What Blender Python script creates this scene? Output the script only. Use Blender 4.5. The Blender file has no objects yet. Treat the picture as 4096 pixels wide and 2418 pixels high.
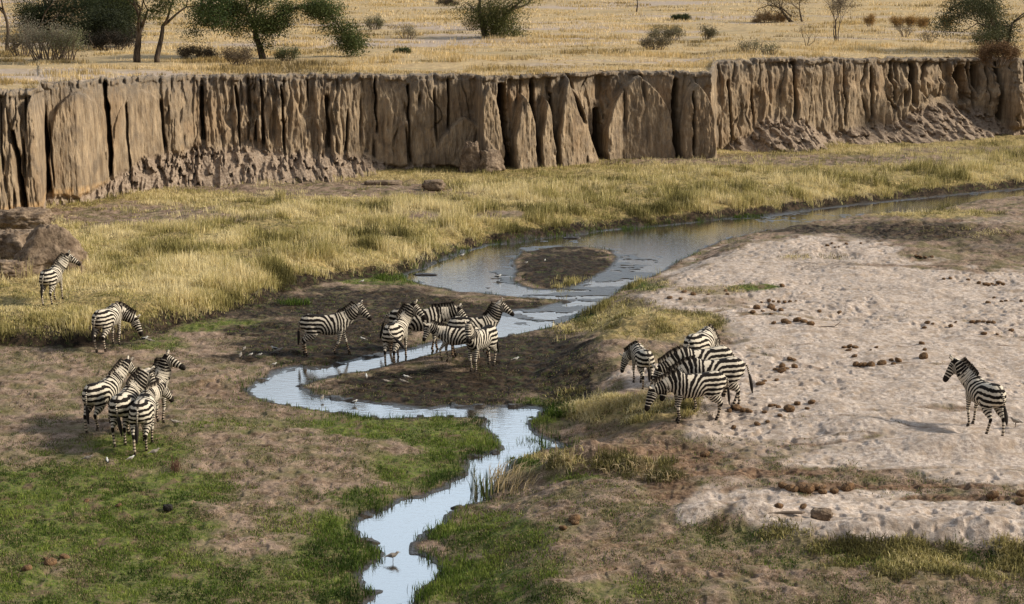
import bpy, math, random
import numpy as np
from mathutils import Vector
R = math.radians
random.seed(7); rng = np.random.default_rng(7)
C = bpy.context.scene.collection
# ------------------------------------------------------------------ camera, sky, sun, exposure
HC = 12.5; FPX = 7000.0; PITCH = math.atan(1409/7000.0)
scn = bpy.context.scene
cam = bpy.data.cameras.new('camera'); co = bpy.data.objects.new('camera', cam); C.objects.link(co)
co.location = (0, 0, HC); co.rotation_euler = (math.pi/2-PITCH, 0, 0)
cam.sensor_width = 36; cam.lens = 36*FPX/4096; cam.clip_start = 0.5; cam.clip_end = 6000
scn.camera = co
SUN_EL, SUN_AZ = 31.0, 90.0      # azimuth clockwise from +y (view direction)
w = bpy.data.worlds.new('World'); scn.world = w; w.use_nodes = True
nt = w.node_tree; bg = nt.nodes['Background']
sky = nt.nodes.new('ShaderNodeTexSky'); sky.sky_type = 'NISHITA'; sky.sun_disc = False
sky.sun_elevation = R(SUN_EL); sky.sun_rotation = R(SUN_AZ); sky.dust_density = 3.0; sky.air_density = 1.0; sky.altitude = 900
tcw = nt.nodes.new('ShaderNodeTexCoord'); mpw = nt.nodes.new('ShaderNodeMapping'); mpw.inputs['Scale'].default_value = (1, 1, 3.2)
nzw = nt.nodes.new('ShaderNodeTexNoise'); nzw.inputs['Scale'].default_value = 1.7; nzw.inputs['Detail'].default_value = 6
mrw = nt.nodes.new('ShaderNodeMapRange'); mrw.inputs[1].default_value = .40; mrw.inputs[2].default_value = .58; mrw.inputs[4].default_value = .9
mxw = nt.nodes.new('ShaderNodeMix'); mxw.data_type = 'RGBA'; mxw.inputs[7].default_value = (9.5, 9.9, 10.4, 1)     # thin bright cloud
nt.links.new(tcw.outputs['Generated'], mpw.inputs[0]); nt.links.new(mpw.outputs[0], nzw.inputs['Vector']); nt.links.new(nzw.outputs[0], mrw.inputs[0])
nt.links.new(mrw.outputs[0], mxw.inputs[0]); nt.links.new(sky.outputs[0], mxw.inputs[6]); bank = nt.nodes.new('ShaderNodeVectorMath'); bank.operation = 'DOT_PRODUCT'; bank.inputs[1].default_value = (0.0, .84, .543); nt.links.new(tcw.outputs['Generated'], bank.inputs[0])
mrb = nt.nodes.new('ShaderNodeMapRange'); mrb.interpolation_type = 'SMOOTHSTEP'; mrb.inputs[1].default_value = .905; mrb.inputs[2].default_value = .985; nt.links.new(bank.outputs['Value'], mrb.inputs[0])
mxb = nt.nodes.new('ShaderNodeMix'); mxb.data_type = 'RGBA'; mxb.inputs[7].default_value = (28, 34, 40, 1)      # bright cloud bank added in the unseen sky to whiten the stream's reflection
nt.links.new(mrb.outputs[0], mxb.inputs[0]); nt.links.new(mxw.outputs[2], mxb.inputs[6]); sxw = nt.nodes.new('ShaderNodeSeparateXYZ'); nt.links.new(tcw.outputs['Generated'], sxw.inputs[0])
mrd = nt.nodes.new('ShaderNodeMapRange'); mrd.interpolation_type = 'SMOOTHSTEP'; mrd.inputs[1].default_value = .10; mrd.inputs[2].default_value = .29; mrd.inputs[3].default_value = 1; mrd.inputs[4].default_value = 0; nt.links.new(sxw.outputs[2], mrd.inputs[0])
mxd = nt.nodes.new('ShaderNodeMix'); mxd.data_type = 'RGBA'; mxd.inputs[7].default_value = (7.2, 6.3, 5.3, 1)      # warm haze band added low in the unseen sky to brown the far water
nt.links.new(mrd.outputs[0], mxd.inputs[0]); nt.links.new(mxb.outputs[2], mxd.inputs[6]); nt.links.new(mxd.outputs[2], bg.inputs[0]); bg.inputs[1].default_value = 0.06
sl = bpy.data.lights.new('sun', 'SUN'); sl.energy = 5.0; sl.angle = R(10); sl.color = (1, .90, .74)
so = bpy.data.objects.new('sun', sl); C.objects.link(so)
sd = Vector((math.sin(R(SUN_AZ))*math.cos(R(SUN_EL)), math.cos(R(SUN_AZ))*math.cos(R(SUN_EL)), math.sin(R(SUN_EL))))
so.rotation_euler = sd.to_track_quat('Z', 'Y').to_euler()
vs = scn.view_settings; vs.view_transform = 'Standard'; vs.look = 'None'; vs.gamma = 1.0; vs.exposure = 0.08
scn.cycles.max_bounces = 6; scn.cycles.diffuse_bounces = 2; scn.cycles.transmission_bounces = 3
# ------------------------------------------------------------------ picture geometry
cp, sp = math.cos(PITCH), math.sin(PITCH)
def ray(u, v):
    a = (np.asarray(u, float)-2048)/FPX; b = (1209-np.asarray(v, float))/FPX
    return a, cp+b*sp, -sp+b*cp
def W(u, v, z=0.0):
    dx, dy, dz = ray(u, v); t = (z-HC)/dz
    return dx*t, dy*t
def proj(x, y, z):
    z = z-HC; d = y*cp-z*sp; up = y*sp+z*cp
    return 2048+FPX*x/d, 1209-FPX*up/d
def spx(y): return FPX/(y*cp+HC*sp)
def sm(x, a, b):
    t = np.clip((x-a)/(b-a), 0, 1); return t*t*(3-2*t)
# ------------------------------------------------------------------ noise
def _h(ix, iy, s):
    h = (ix.astype(np.int64)*374761393+iy.astype(np.int64)*668265263+s*1442695041) & 0x7fffffff
    h = ((h ^ (h >> 13))*1274126177) & 0x7fffffff
    return ((h ^ (h >> 16)) & 0xffff)/65535.0
def vn(x, y, s=0):
    x = np.asarray(x, float); y = np.asarray(y, float)
    ix = np.floor(x); iy = np.floor(y); fx = x-ix; fy = y-iy
    fx = fx*fx*(3-2*fx); fy = fy*fy*(3-2*fy)
    a = _h(ix, iy, s); b = _h(ix+1, iy, s); c = _h(ix, iy+1, s); d = _h(ix+1, iy+1, s)
    return a+(b-a)*fx+(c-a)*fy+(a-b-c+d)*fx*fy
def fbm(x, y, s=0, o=4, g=.5):
    r = 0; A = 1; T = 0
    for i in range(o):
        r = r+A*vn(x, y, s+i*17); T += A; A *= g; x = np.asarray(x)*2.03+3.7; y = np.asarray(y)*2.03+1.3
    return r/T
# ------------------------------------------------------------------ tagging, mesh helpers
def tag(o, label=None, cat=None, group=None, kind=None):
    if label: o['label'] = label
    if cat: o['category'] = cat
    if group: o['group'] = group
    if kind: o['kind'] = kind
    return o
def thing(name, label, cat, loc=(0, 0, 0), rz=0, group=None):
    o = bpy.data.objects.new(name, None); C.objects.link(o); o.empty_display_size = .2
    o.location = loc; o.rotation_euler = (0, 0, rz); return tag(o, label, cat, group)
def mesh_np(name, V, F, m, parent=None, smooth=True, attrs=None, colors=None):
    """F: list of (array n x k)"""
    me = bpy.data.meshes.new(name); V = np.asarray(V, np.float32)
    if not isinstance(F, list): F = [F]
    F = [np.asarray(f, np.int32) for f in F if len(f)]
    me.vertices.add(len(V)); me.vertices.foreach_set('co', V.ravel())
    li = np.concatenate([f.ravel() for f in F]); tot = np.concatenate([np.full(len(f), f.shape[1], np.int32) for f in F])
    st = np.concatenate([[0], np.cumsum(tot)[:-1]]).astype(np.int32)
    me.loops.add(len(li)); me.loops.foreach_set('vertex_index', li)
    me.polygons.add(len(tot)); me.polygons.foreach_set('loop_start', st); me.polygons.foreach_set('loop_total', tot)
    me.polygons.foreach_set('use_smooth', np.full(len(tot), smooth))
    me.update(calc_edges=True)
    for k, a in (attrs or {}).items():
        at = me.attributes.new(k, 'FLOAT', 'POINT'); at.data.foreach_set('value', np.asarray(a, np.float32))
    for k, a in (colors or {}).items():
        at = me.attributes.new(k, 'FLOAT_COLOR', 'POINT')
        a = np.asarray(a, np.float32)
        if a.shape[1] == 3: a = np.concatenate([a, np.ones((len(a), 1), np.float32)], 1)
        at.data.foreach_set('color', a.ravel())
    if m: me.materials.append(m)
    o = bpy.data.objects.new(name, me); C.objects.link(o)
    if parent: o.parent = parent
    return o
def gridF(nr, nc):
    i = np.arange(nr*nc).reshape(nr, nc)
    return np.stack([i[:-1, :-1], i[:-1, 1:], i[1:, 1:], i[1:, :-1]], -1).reshape(-1, 4)
# ------------------------------------------------------------------ material helpers
class NT:
    def __init__(s, name):
        s.m = bpy.data.materials.new(name); s.m.use_nodes = True; s.t = s.m.node_tree
        s.b = s.t.nodes['Principled BSDF']; s.b.inputs['Specular IOR Level'].default_value = .25
    def n(s, typ, **kw):
        nd = s.t.nodes.new(typ)
        for k, v in kw.items():
            if hasattr(nd, k): setattr(nd, k, v)
        return nd
    def set(s, sock, v):
        if isinstance(v, bpy.types.NodeSocket): s.t.links.new(v, sock)
        elif isinstance(v, tuple) and len(v) == 3 and sock.type == 'RGBA': sock.default_value = (*v, 1)
        else: sock.default_value = v
    def noise(s, scale, det=3, vec=None, rough=.55):
        nd = s.n('ShaderNodeTexNoise'); nd.inputs['Scale'].default_value = scale; nd.inputs['Detail'].default_value = det
        nd.inputs['Roughness'].default_value = rough
        s.t.links.new(vec or s.pos(), nd.inputs['Vector']); return nd.outputs[0]
    def pos(s):
        if not hasattr(s, '_p'): s._p = s.n('ShaderNodeNewGeometry').outputs['Position']
        return s._p
    def obj(s):
        if not hasattr(s, '_o'): s._o = s.n('ShaderNodeTexCoord').outputs['Object']
        return s._o
    def attr(s, name, out='Fac'):
        nd = s.n('ShaderNodeAttribute'); nd.attribute_name = name; return nd.outputs[out]
    def mul(s, a, b, op='MULTIPLY'):
        nd = s.n('ShaderNodeMath'); nd.operation = op; s.set(nd.inputs[0], a); s.set(nd.inputs[1], b); return nd.outputs[0]
    def rng(s, v, a, b, c=0., d=1.):
        nd = s.n('ShaderNodeMapRange'); s.set(nd.inputs[0], v)
        for i, x in zip((1, 2, 3, 4), (a, b, c, d)): nd.inputs[i].default_value = x
        return nd.outputs[0]
    def mix(s, f, a, b, mode='MIX'):
        nd = s.n('ShaderNodeMix'); nd.data_type = 'RGBA'; nd.blend_type = mode
        s.set(nd.inputs[0], f); s.set(nd.inputs[6], a); s.set(nd.inputs[7], b); return nd.outputs[2]
    def scalevec(s, v, sc):
        nd = s.n('ShaderNodeMapping'); s.t.links.new(v, nd.inputs[0]); nd.inputs['Scale'].default_value = sc; return nd.outputs[0]
    def bump(s, h, st=.5, d=.05, prev=None):
        nd = s.n('ShaderNodeBump'); nd.inputs['Strength'].default_value = st; nd.inputs['Distance'].default_value = d
        s.t.links.new(h, nd.inputs['Height'])
        if prev: s.t.links.new(prev, nd.inputs['Normal'])
        s.t.links.new(nd.outputs[0], s.b.inputs['Normal']); return nd.outputs[0]
    def base(s, v): s.set(s.b.inputs['Base Color'], v)
    def rough(s, v): s.set(s.b.inputs['Roughness'], v)
def plain(name, col, rough=.8, var=.25, scale=8, use_obj=True):
    M = NT(name); v = M.obj() if use_obj else M.pos(); f = M.rng(M.noise(scale, 4, v), .3, .7)
    M.base(M.mix(f, tuple(c*(1-var) for c in col), tuple(min(1, c*(1+var)) for c in col))); M.rough(rough); return M.m
def blade_mat(name, trans=.3):
    M = NT(name); c = M.attr('tint', 'Color'); M.base(c); M.rough(.75)
    tr = M.n('ShaderNodeBsdfTranslucent'); M.t.links.new(c, tr.inputs[0])
    mx = M.n('ShaderNodeMixShader'); mx.inputs[0].default_value = trans
    M.t.links.new(M.b.outputs[0], mx.inputs[1]); M.t.links.new(tr.outputs[0], mx.inputs[2])
    M.t.links.new(mx.outputs[0], M.t.nodes['Material Output'].inputs[0]); return M.m
# ------------------------------------------------------------------ plan of the valley: outlines on the ground
def wp(pts, z=0.0):
    a = np.array(pts, float); x, y = W(a[:, 0], a[:, 1], z); return np.stack([x, y], 1)
CREEK = [(1490,2440),(1560,2360),(1486,2350),(1486,2290),(1547,2230),(1530,2190),(1467,2160),(1455,2120),(1480,2080),(1590,2035),
 (1620,2010),(1700,2001),(1760,1975),(1832,1958),(1838,1935),(1894,1896),(1909,1846),(1981,1822),(2036,1803),(2012,1740),(1975,1710),
 (1985,1686),(1960,1673),(1882,1664),(1779,1659),(1675,1663),(1520,1670),(1443,1660),(1293,1637),(1210,1624),(1122,1608),(1055,1588),
 (1014,1577),(1010,1560),(1076,1526),(1117,1490),(1190,1472),(1314,1479),(1396,1459),(1438,1443),(1541,1422),(1624,1407),(1707,1386),
 (1774,1374),(1880,1325),(1985,1262),(2080,1245),(2169,1240),(2247,1218),(2330,1202),(2200,1196),(2024,1181),(1835,1165),(1785,1152),
 (1700,1135),(1634,1116),(1640,1098),(1746,1056),(1857,1012),(1968,984),(2135,961),(2303,942),(2470,922),(2700,902),(2900,880),
 (3100,862),(3421,823),(3700,795),(4096,758),(5400,690),(5400,715),(4096,790),(3800,828),(3552,871),(3373,882),(3195,906),(3016,929),
 (2897,953),(2796,995),(2719,1030),(2659,1073),(2525,1128),(2442,1167),(2410,1208),(2269,1273),(2191,1307),(2080,1329),(1980,1351),
 (1860,1376),(1794,1399),(1707,1417),(1572,1453),(1520,1469),(1417,1484),(1345,1500),(1293,1513),(1210,1531),(1179,1552),(1210,1567),
 (1231,1588),(1314,1600),(1400,1612),(1520,1624),(1600,1640),(1727,1645),(1779,1634),(1882,1640),(1986,1634),(2141,1639),(2137,1668),
 (2080,1686),(2123,1735),(2154,1760),(2216,1778),(2204,1797),(2123,1816),(2042,1837),(1987,1896),(1956,1933),(1919,1995),(1844,2013),
 (1795,2026),(1758,2082),(1671,2119),(1660,2150),(1622,2181),(1634,2218),(1690,2242),(1727,2286),(1696,2335),(1646,2366),(1603,2418),(1590,2440)]
ISLAND = [(2060,1010),(2200,988),(2350,985),(2460,1000),(2500,1035),(2440,1090),(2340,1140),(2220,1165),(2100,1160),(2040,1130),(2030,1060)]
NORTH = [(-1500,1500),(0,1420),(300,1425),(420,1412),(560,1385),(700,1335),(900,1290),(1060,1235),(1220,1165),(1400,1125),(1560,1108),(1634,1096),
 (1746,1052),(1857,1008),(1968,980),(2135,957),(2303,938),(2470,918),(2700,898),(2900,876),(3100,858),(3421,819),(3700,790),(4096,752),(5600,680),
 (5600,400),(-1500,400)]
EAST = [(5600,722),(4096,797),(3800,836),(3611,882),(3373,892),(3195,914),(3016,940),(2796,1008),(2680,1085),(2525,1145),(2460,1180),(2415,1225),
 (2330,1300),(2219,1365),(2150,1450),(2120,1540),(2170,1640),(2190,1720),(2250,1790),(2130,1830),(2020,1900),(1960,1980),(1880,2050),
 (1800,2110),(1740,2170),(1790,2300),(1720,2420),(1650,2800),(5600,2800)]
RX0, RX1, RY0, RY1, RD = -42., 52., 20., 136., .125
gx = np.arange(RX0, RX1, RD); gy = np.arange(RY0, RY1, RD)
GX, GY = np.meshgrid(gx, gy)
def sdf(poly):
    P = wp(poly); Q = np.roll(P, -1, 0)
    px = GX.ravel().astype(np.float32); py = GY.ravel().astype(np.float32)
    d2 = np.full(px.shape, 1e9, np.float32); ins = np.zeros(px.shape, bool)
    for (ax, ay), (bx, by) in zip(P, Q):
        ex, ey = bx-ax, by-ay; L = ex*ex+ey*ey+1e-9
        t = np.clip(((px-ax)*ex+(py-ay)*ey)/L, 0, 1)
        d2 = np.minimum(d2, (px-ax-t*ex)**2+(py-ay-t*ey)**2)
        if ay != by:
            c = ((ay > py) != (by > py)) & (px < (bx-ax)*(py-ay)/(by-ay)+ax); ins ^= c
    d = np.sqrt(d2); return np.where(ins, d, -d).reshape(GX.shape)
def samp(G, x, y):
    fx = np.clip((np.asarray(x)-RX0)/RD, 0, len(gx)-1.001); fy = np.clip((np.asarray(y)-RY0)/RD, 0, len(gy)-1.001)
    i = fx.astype(int); j = fy.astype(int); a = fx-i; b = fy-j
    return (G[j, i]*(1-a)+G[j, i+1]*a)*(1-b)+(G[j+1, i]*(1-a)+G[j+1, i+1]*a)*b
dW = sdf(CREEK); dI = sdf(ISLAND); dW = np.minimum(dW, -dI)   # + inside water
dN = sdf(NORTH); dE = sdf(EAST)
edge_n = (fbm(GX*1.3, GY*1.3, 3, 4)-.5)*.42
dwl = -dW+edge_n-.12                                               # + on land
H0 = np.where(dwl > 0, .025+.05*sm(dwl, 0, .5)+.10*sm(dwl, .4, 3.5)+.12*sm(dwl, 3, 9), -.02-.14*sm(-dwl, 0, .5))
nN = dN+(fbm(GX*.9, GY*.9, 9, 3)-.5)*.9-.15
H0 = H0+.24*sm(nN, -.1, .45)+.34*sm(nN, 0, 2.0)*(.55+.9*fbm(GX*.45, GY*.45, 12, 3))-.28*sm(nN, 6, 20)
nE = dE+(fbm(GX*.8, GY*.8, 19, 3)-.5)*.9
H0 = H0+.58*sm(nE, 0, 2.6)*sm(dwl, 0, .8)
H0 = H0+sm(nE, 1, 4)*(fbm(GX*.55, GY*.55, 23, 3)-.5)*.30
land = sm(dwl, .1, 1.2)
H0 = H0+land*(fbm(GX*.5, GY*.5, 31, 4)-.5)*.16
MOUNDS = [(2330,1600,1.4,.8,.30),(2400,1850,1.25,.65,.42),(2250,1850,.7,.5,.22),(2560,1900,.6,.4,.2),(2880,2110,1.3,.55,.34),(3060,2140,.8,.4,.18),
 (3450,2200,1.8,.6,.38),(3860,2230,1.5,.6,.40),(4250,2250,1.5,.6,.4),(2600,1320,1.7,1.0,.30),(2420,1400,1.0,1.0,.25),(2480,1190,1.6,1.2,.22),
 (3700,930,3.0,1.5,.45),(4020,960,2.5,1.6,.4),(3270,1035,2.0,.8,.22),(2820,1170,1.6,.7,.12),(3370,1255,1.2,.5,.10),(2800,1775,.8,.4,.16),
 (3900,1840,2.4,.6,.25),(520,1290,2.0,.8,.12),(1500,2050,1.2,.8,.08),(700,2050,1.6,.8,.08)]
for (u, v, sx, sy, h) in MOUNDS:
    x, y = W(u, v, .6 if u > 2200 else .2)
    g = np.exp(-((GX-x)/sx)**2-((GY-y)/sy)**2*(.7+.6*vn(GX*.9, GY*.9, 5)))
    H0 = H0+h*g*(.75+.5*fbm(GX*1.6, GY*1.6, 41, 3))*sm(dwl, 0, .7)
def Hs(x, y): return samp(H0, x, y)
def hit(u, v, zoff=0.0):
    z = 0.1
    for _ in range(12):
        x, y = W(u, v, z); z = .5*z+.5*float(Hs(x, y))
    x, y = W(u, v, z); return float(x), float(y), float(Hs(x, y))
# colour regions (what the ground is made of), evaluated where they lie in the valley
PU, PV = proj(GX, GY, H0)
wob = (fbm(GX*1.1, GY*1.1, 51, 4)-.5)
def ell(lst, soft=.35):
    r = np.zeros(GX.shape)
    for (cx, cy, rx, ry, wt) in lst:
        d = np.sqrt(((PU-cx)/rx)**2+((PV-cy)/ry)**2)
        r = np.maximum(r, wt*sm(-d+wob*.9, -1-soft, -1+soft))
    return r
def pxpoly(poly, soft=26):
    P = np.array(poly, float); Q = np.roll(P, -1, 0); k = 2.2
    px = PU.ravel(); py = PV.ravel(); d2 = np.full(px.shape, 1e12); ins = np.zeros(px.shape, bool)
    for (ax, ay), (bx, by) in zip(P, Q):
        ex, ey = bx-ax, (by-ay)*k; L = ex*ex+ey*ey+1e-9
        t = np.clip(((px-ax)*ex+(py-ay)*k*ey)/L, 0, 1); d2 = np.minimum(d2, (px-ax-t*ex)**2+((py-ay)*k-t*ey)**2)
        if ay != by: ins ^= ((ay > py) != (by > py)) & (px < (bx-ax)*(py-ay)/(by-ay)+ax)
    d = np.where(ins, 1, -1)*np.sqrt(d2); d = d.reshape(GX.shape)+wob*260
    return sm(d, -soft*2.6, soft*2.6)
SAND = np.maximum(pxpoly([(2500,1215),(2640,1110),(2900,975),(3300,925),(3560,960),(3600,1030),(3750,1060),(4100,1100),(5400,1120),(5400,1985),(4096,1962),
   (3700,1915),(3300,1875),(3000,1840),(2850,1790),(2720,1720),(2640,1600),(2450,1540),(2560,1440),(2800,1420),(2880,1340),(2720,1290),(2560,1230)]),
   pxpoly([(2690,1960),(2850,1925),(3100,1938),(3500,1975),(4096,2015),(5400,2030),(5400,2260),(4096,2225),(3800,2180),(3300,2155),(3120,2130),(3000,2080),(2740,2075)]))
SAND = np.maximum(SAND, ell([(2560,1850,90,35,.6),(3900,880,250,20,.5),(4000,985,180,16,.5),(2400,1520,80,40,.4)]))
GREEN = ell([(300,2060,520,220,.95),(700,1950,260,70,.8),(560,1790,240,70,.8),(100,2380,700,150,.75),(900,2330,500,120,.7),(1350,2230,160,200,.85),
   (1560,1700,330,50,1),(1850,1770,200,80,1),(1700,1880,230,70,.9),(1500,2000,180,50,.7),(1950,2130,220,90,.9),(1850,2330,330,90,.9),(2050,2280,250,50,.7),
   (2350,2370,320,50,.5),(2180,1640,110,70,1),(2080,1850,90,40,.9),(600,1370,160,28,.8),(900,1300,260,26,.9),(1170,1215,260,26,.8),(1550,1118,230,22,1),
   (1800,1035,120,18,1),(2200,962,260,12,1),(2650,912,260,12,.9),(3050,868,260,10,.8),(2520,1142,130,20,.9),(2300,1272,130,22,.9),(3020,1150,110,14,.9),
   (1150,1520,60,26,.8),(1700,1250,220,18,.6),(1350,1250,220,18,.5),(2250,1100,120,20,.4),(2900,2150,200,50,.45),(3300,2240,300,40,.4),(3900,2230,200,40,.5),
   (950,1700,330,30,.45),(250,2200,260,60,.6),(650,2250,260,80,.7),(1150,2100,150,80,.35),(2300,1910,160,16,.6),(2680,1010,50,10,.8)])
MUD = ell([(1400,1230,560,90,.9),(1300,1400,420,80,1),(1720,1560,470,105,1),(2250,1075,220,95,1),(2080,1420,300,130,1),(2050,1250,330,60,1),(1300,1330,400,70,.9),
   (2260,1560,150,110,.9),(2300,1460,170,80,.7),(3200,915,380,22,.8),(3650,925,330,45,.8),(4000,960,300,60,.6),(300,1345,360,55,.8),(1020,1560,110,60,.5),
   (2200,1760,130,40,.7),(2200,1990,500,40,.35),(2500,2050,500,60,.35),(2700,1940,120,60,.5),(3300,1060,180,18,.5),(2300,2180,600,70,.25)])
TRACK = ell([(2650,1830,260,60,.8),(3050,1890,500,15,.9),(3600,1942,500,12,.95),(4150,1988,500,12,.95),(2680,1950,120,60,.8),(2500,1730,200,90,.6),(2950,1800,350,50,.5),
   (2900,1205,160,24,.5),(2880,1360,120,40,.4),(2500,2180,300,60,.5),(2900,2260,600,70,.5),(3600,2330,700,90,.4),(860,1560,160,40,.6),(950,1640,120,25,.5)])
TRACK = np.maximum(TRACK, .62*sm(-np.abs(fbm(GX*.13+GY*.05, GY*.30, 501, 3)-.5), -.020, -.006)*(dE > 2)*(fbm(GX*.5, GY*.5, 502, 3) > .42))
northm = sm(dN, .15, .75)
STRAW = np.maximum(northm*(1-ell([(300,1350,330,50,.9),(1340,755,520,35,.9),(900,740,500,26,.6),(520,860,420,50,.8),(1850,860,280,18,.7),(3100,640,800,22,.8),(3900,600,300,16,.6),
   (3200,800,600,14,.35),(1250,1010,200,20,.2)])),
   ell([(2600,1300,330,70,.85),(2450,1250,200,60,.6),(2500,1640,300,70,.75),(2350,1620,160,60,.6),(2480,1140,230,34,.6),(3750,855,260,20,.9),(2850,1160,200,20,.5),(2480,1850,230,40,.5)]))
MUD = np.maximum(MUD, .95*sm(dN, -.5, .1)*sm(-dN, -1.0, -.45))
SAND = SAND*(1-.85*np.maximum(STRAW*(dE > 0), TRACK)); MUD = np.maximum(MUD, .95*sm(-dwl, -.50, .0)*(dE < 1.6)); GREEN = GREEN*(1-.55*MUD*(vn(GX*2, GY*2, 77) > .45))
WETM = sm(-dwl, -.35, .0)
# ------------------------------------------------------------------ cliff outline
def itp(u, pts): a = np.array(pts, float); return np.interp(u, a[:, 0], a[:, 1])
ZT = [(-2500,6.5),(300,6.4),(760,6.05),(1500,5.85),(2300,5.7),(2750,5.55),(2842,5.5),(2862,6.0),(3100,6.0),(3500,5.8),(3900,5.55),(6500,5.3)]
VT = [(-2500,440),(-300,375),(0,362),(152,352),(160,330),(330,322),(560,305),(760,300),(1100,297),(1500,296),(1900,298),(1930,306),(2050,303),(2300,292),(2480,282),(2700,286),(2842,291),(2851,270),(2862,242),(3100,234),(3500,232),(3900,228),(3990,230),(4060,236),(4096,234),(6500,190)]
def cliff_top(u):
    z = itp(u, ZT); v = itp(u, VT)
    x, y = W(u, v, z); return x, y, z
# ------------------------------------------------------------------ ground sheet
def cols(lo, hi, step, mlo=-1700, mhi=5800, ms=24):
    return np.concatenate([np.arange(mlo, lo, ms), np.arange(lo, hi, step), np.arange(hi, mhi, ms)])
gu = cols(-80, 4180, 3.6); gv = np.concatenate([np.geomspace(10500, 2560, 24)[:-1], np.arange(2560, 470, -1.9), np.arange(470, 380, -6)])
yy = W(2048, gv, 0)[1]; phi = (gu-2048)/FPX
YY, PH = np.meshgrid(yy, phi, indexing='ij'); XX = PH*(YY*cp+HC*sp)
ZZ = Hs(XX, YY)
swl = samp(dwl, XX, YY); s_sand = samp(SAND, XX, YY); s_mud = samp(MUD, XX, YY); s_green = samp(GREEN, XX, YY); s_tr = samp(TRACK, XX, YY); s_str = samp(STRAW, XX, YY)
ld = sm(swl, .02, .5)
pit = fbm(XX*2.6, YY*2.6, 61, 3); pit2 = vn(XX*6.5, YY*6.5, 63)
pits = sm(vn(XX*3.8+5, YY*3.8, 65), .62, .85)+.7*sm(vn(XX*6.1, YY*6.1+9, 66), .66, .9)
ZZ = ZZ+ld*((pit-.5)*.06+(pit2-.5)*.016-pits*(.018+.045*np.maximum(s_sand, s_tr)*sm(fbm(XX*.35, YY*.35, 503, 3), .35, .65)))
rut = np.abs(fbm(XX*.35, YY*2.2, 67, 3)-.5); ZZ = ZZ-ld*s_tr*.07*sm(.09-rut, 0, .09)
ZZ = ZZ+ld*(1-s_sand)*(1-.5*s_mud)*((fbm(XX*3.3, YY*3.3, 401, 4)-.5)*.10-.035*sm(vn(XX*4.6, YY*4.6, 402), .6, .8))
ZZ = ZZ+s_mud*ld*(sm(vn(XX*3.1, YY*4.5, 68), .3, .9)-.5)*.05
ZZ = ZZ+s_mud*(1-ld)*(vn(XX*2.4, YY*3.4, 69) > .82)*sm(swl, -.9, -.05)*.06   # lumps of mud standing out of the shallows
pool = ell([(2280,1130,440,150,1),(1250,1500,200,50,.8),(1650,1636,300,16,.8),(2150,1270,220,60,1),(3300,880,700,30,.9)]); sp_ = samp(pool, XX, YY)
fm_ = sp_*sm(-swl, -.02, .05)*sm(fbm(XX*.9, YY*1.7, 169, 6), .43, .48); ZZ = ZZ*(1-fm_)+fm_*(.012+.026*(vn(XX*5, YY*7, 170)-.30))
ZZ = np.where(swl > .22, np.maximum(ZZ, .014+.02*sm(swl, .2, .6)), ZZ)
g = NT('soil'); n1 = g.noise(1.3, 5); n2 = g.noise(9, 4); n3 = g.noise(34, 3); n4 = g.noise(3.7, 5)
mk = g.attr('mask_a', 'Color'); sp1 = g.n('ShaderNodeSeparateColor'); g.t.links.new(mk, sp1.inputs[0]); mS, mG, mM = sp1.outputs[0], sp1.outputs[1], sp1.outputs[2]
mk2 = g.attr('mask_b', 'Color'); sp2 = g.n('ShaderNodeSeparateColor'); g.t.links.new(mk2, sp2.inputs[0]); mT, mY, mWt = sp2.outputs[0], sp2.outputs[1], sp2.outputs[2]
n5 = g.noise(2.1, 6, None, .65); soil = g.mix(g.rng(n5, .40, .60), (.105, .070, .044), (.36, .26, .195)); soil = g.mix(g.rng(n2, .44, .60, 0, .8), soil, g.mix(g.rng(n3, .4, .6), (.075, .05, .032), (.42, .31, .235))); n6 = g.noise(70, 2); soil = g.mix(g.rng(n6, .52, .66, 0, .7), soil, (.06, .042, .026)); soil = g.mix(g.rng(n1, .46, .60, 0, .55), soil, (.105, .105, .038))
sand = g.mix(g.rng(n2, .38, .62), (.34, .275, .235), (.60, .51, .44)); sand = g.mix(g.rng(n3, .56, .70), sand, (.20, .16, .13)); sand = g.mix(g.rng(n4, .48, .64, 0, .75), sand, (.33, .25, .185)); sand = g.mix(g.rng(n1, .48, .62, 0, .45), sand, (.30, .235, .185))
mud = g.mix(g.rng(n2, .38, .62), (.008, .0065, .005), (.038, .026, .017)); mud = g.mix(g.rng(n3, .56, .7, 0, .7), mud, (.11, .075, .05)); mud = g.mix(g.rng(n5, .52, .62, 0, .8), mud, g.mix(n2, (.05, .034, .021), (.10, .068, .044))); mud = g.mix(g.rng(n4, .55, .66, 0, .7), mud, (.050, .065, .020))
grn = g.mix(g.rng(n2, .35, .65), (.040, .070, .012), (.135, .17, .03)); grn = g.mix(g.rng(n3, .50, .64), grn, (.17, .13, .07)); grn = g.mix(g.rng(n5, .52, .62, 0, .9), grn, (.15, .105, .065))
strw = g.mix(g.rng(n2, .35, .65), (.16, .12, .055), (.42, .32, .14)); strw = g.mix(g.rng(n4, .5, .68), strw, (.13, .12, .045))
trk = g.mix(g.rng(n2, .35, .65), (.085, .05, .032), (.24, .155, .10))
def thr(m, k=.62, lo=.20, hi=.72): return g.rng(g.mul(m, g.mul(g.mul(n4, n2, 'ADD'), -k, 'MULTIPLY'), 'ADD'), lo-.45, hi-.45)
c = g.mix(thr(mT), soil, trk); c = g.mix(thr(mS), c, sand); c = g.mix(thr(mY), c, strw)
c = g.mix(g.rng(g.mul(mG, g.mul(g.mul(g.mul(n4, n1, 'ADD'), n2, 'ADD'), -.5), 'ADD'), -.55, .05), c, grn); c = g.mix(thr(mM), c, mud)
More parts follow.
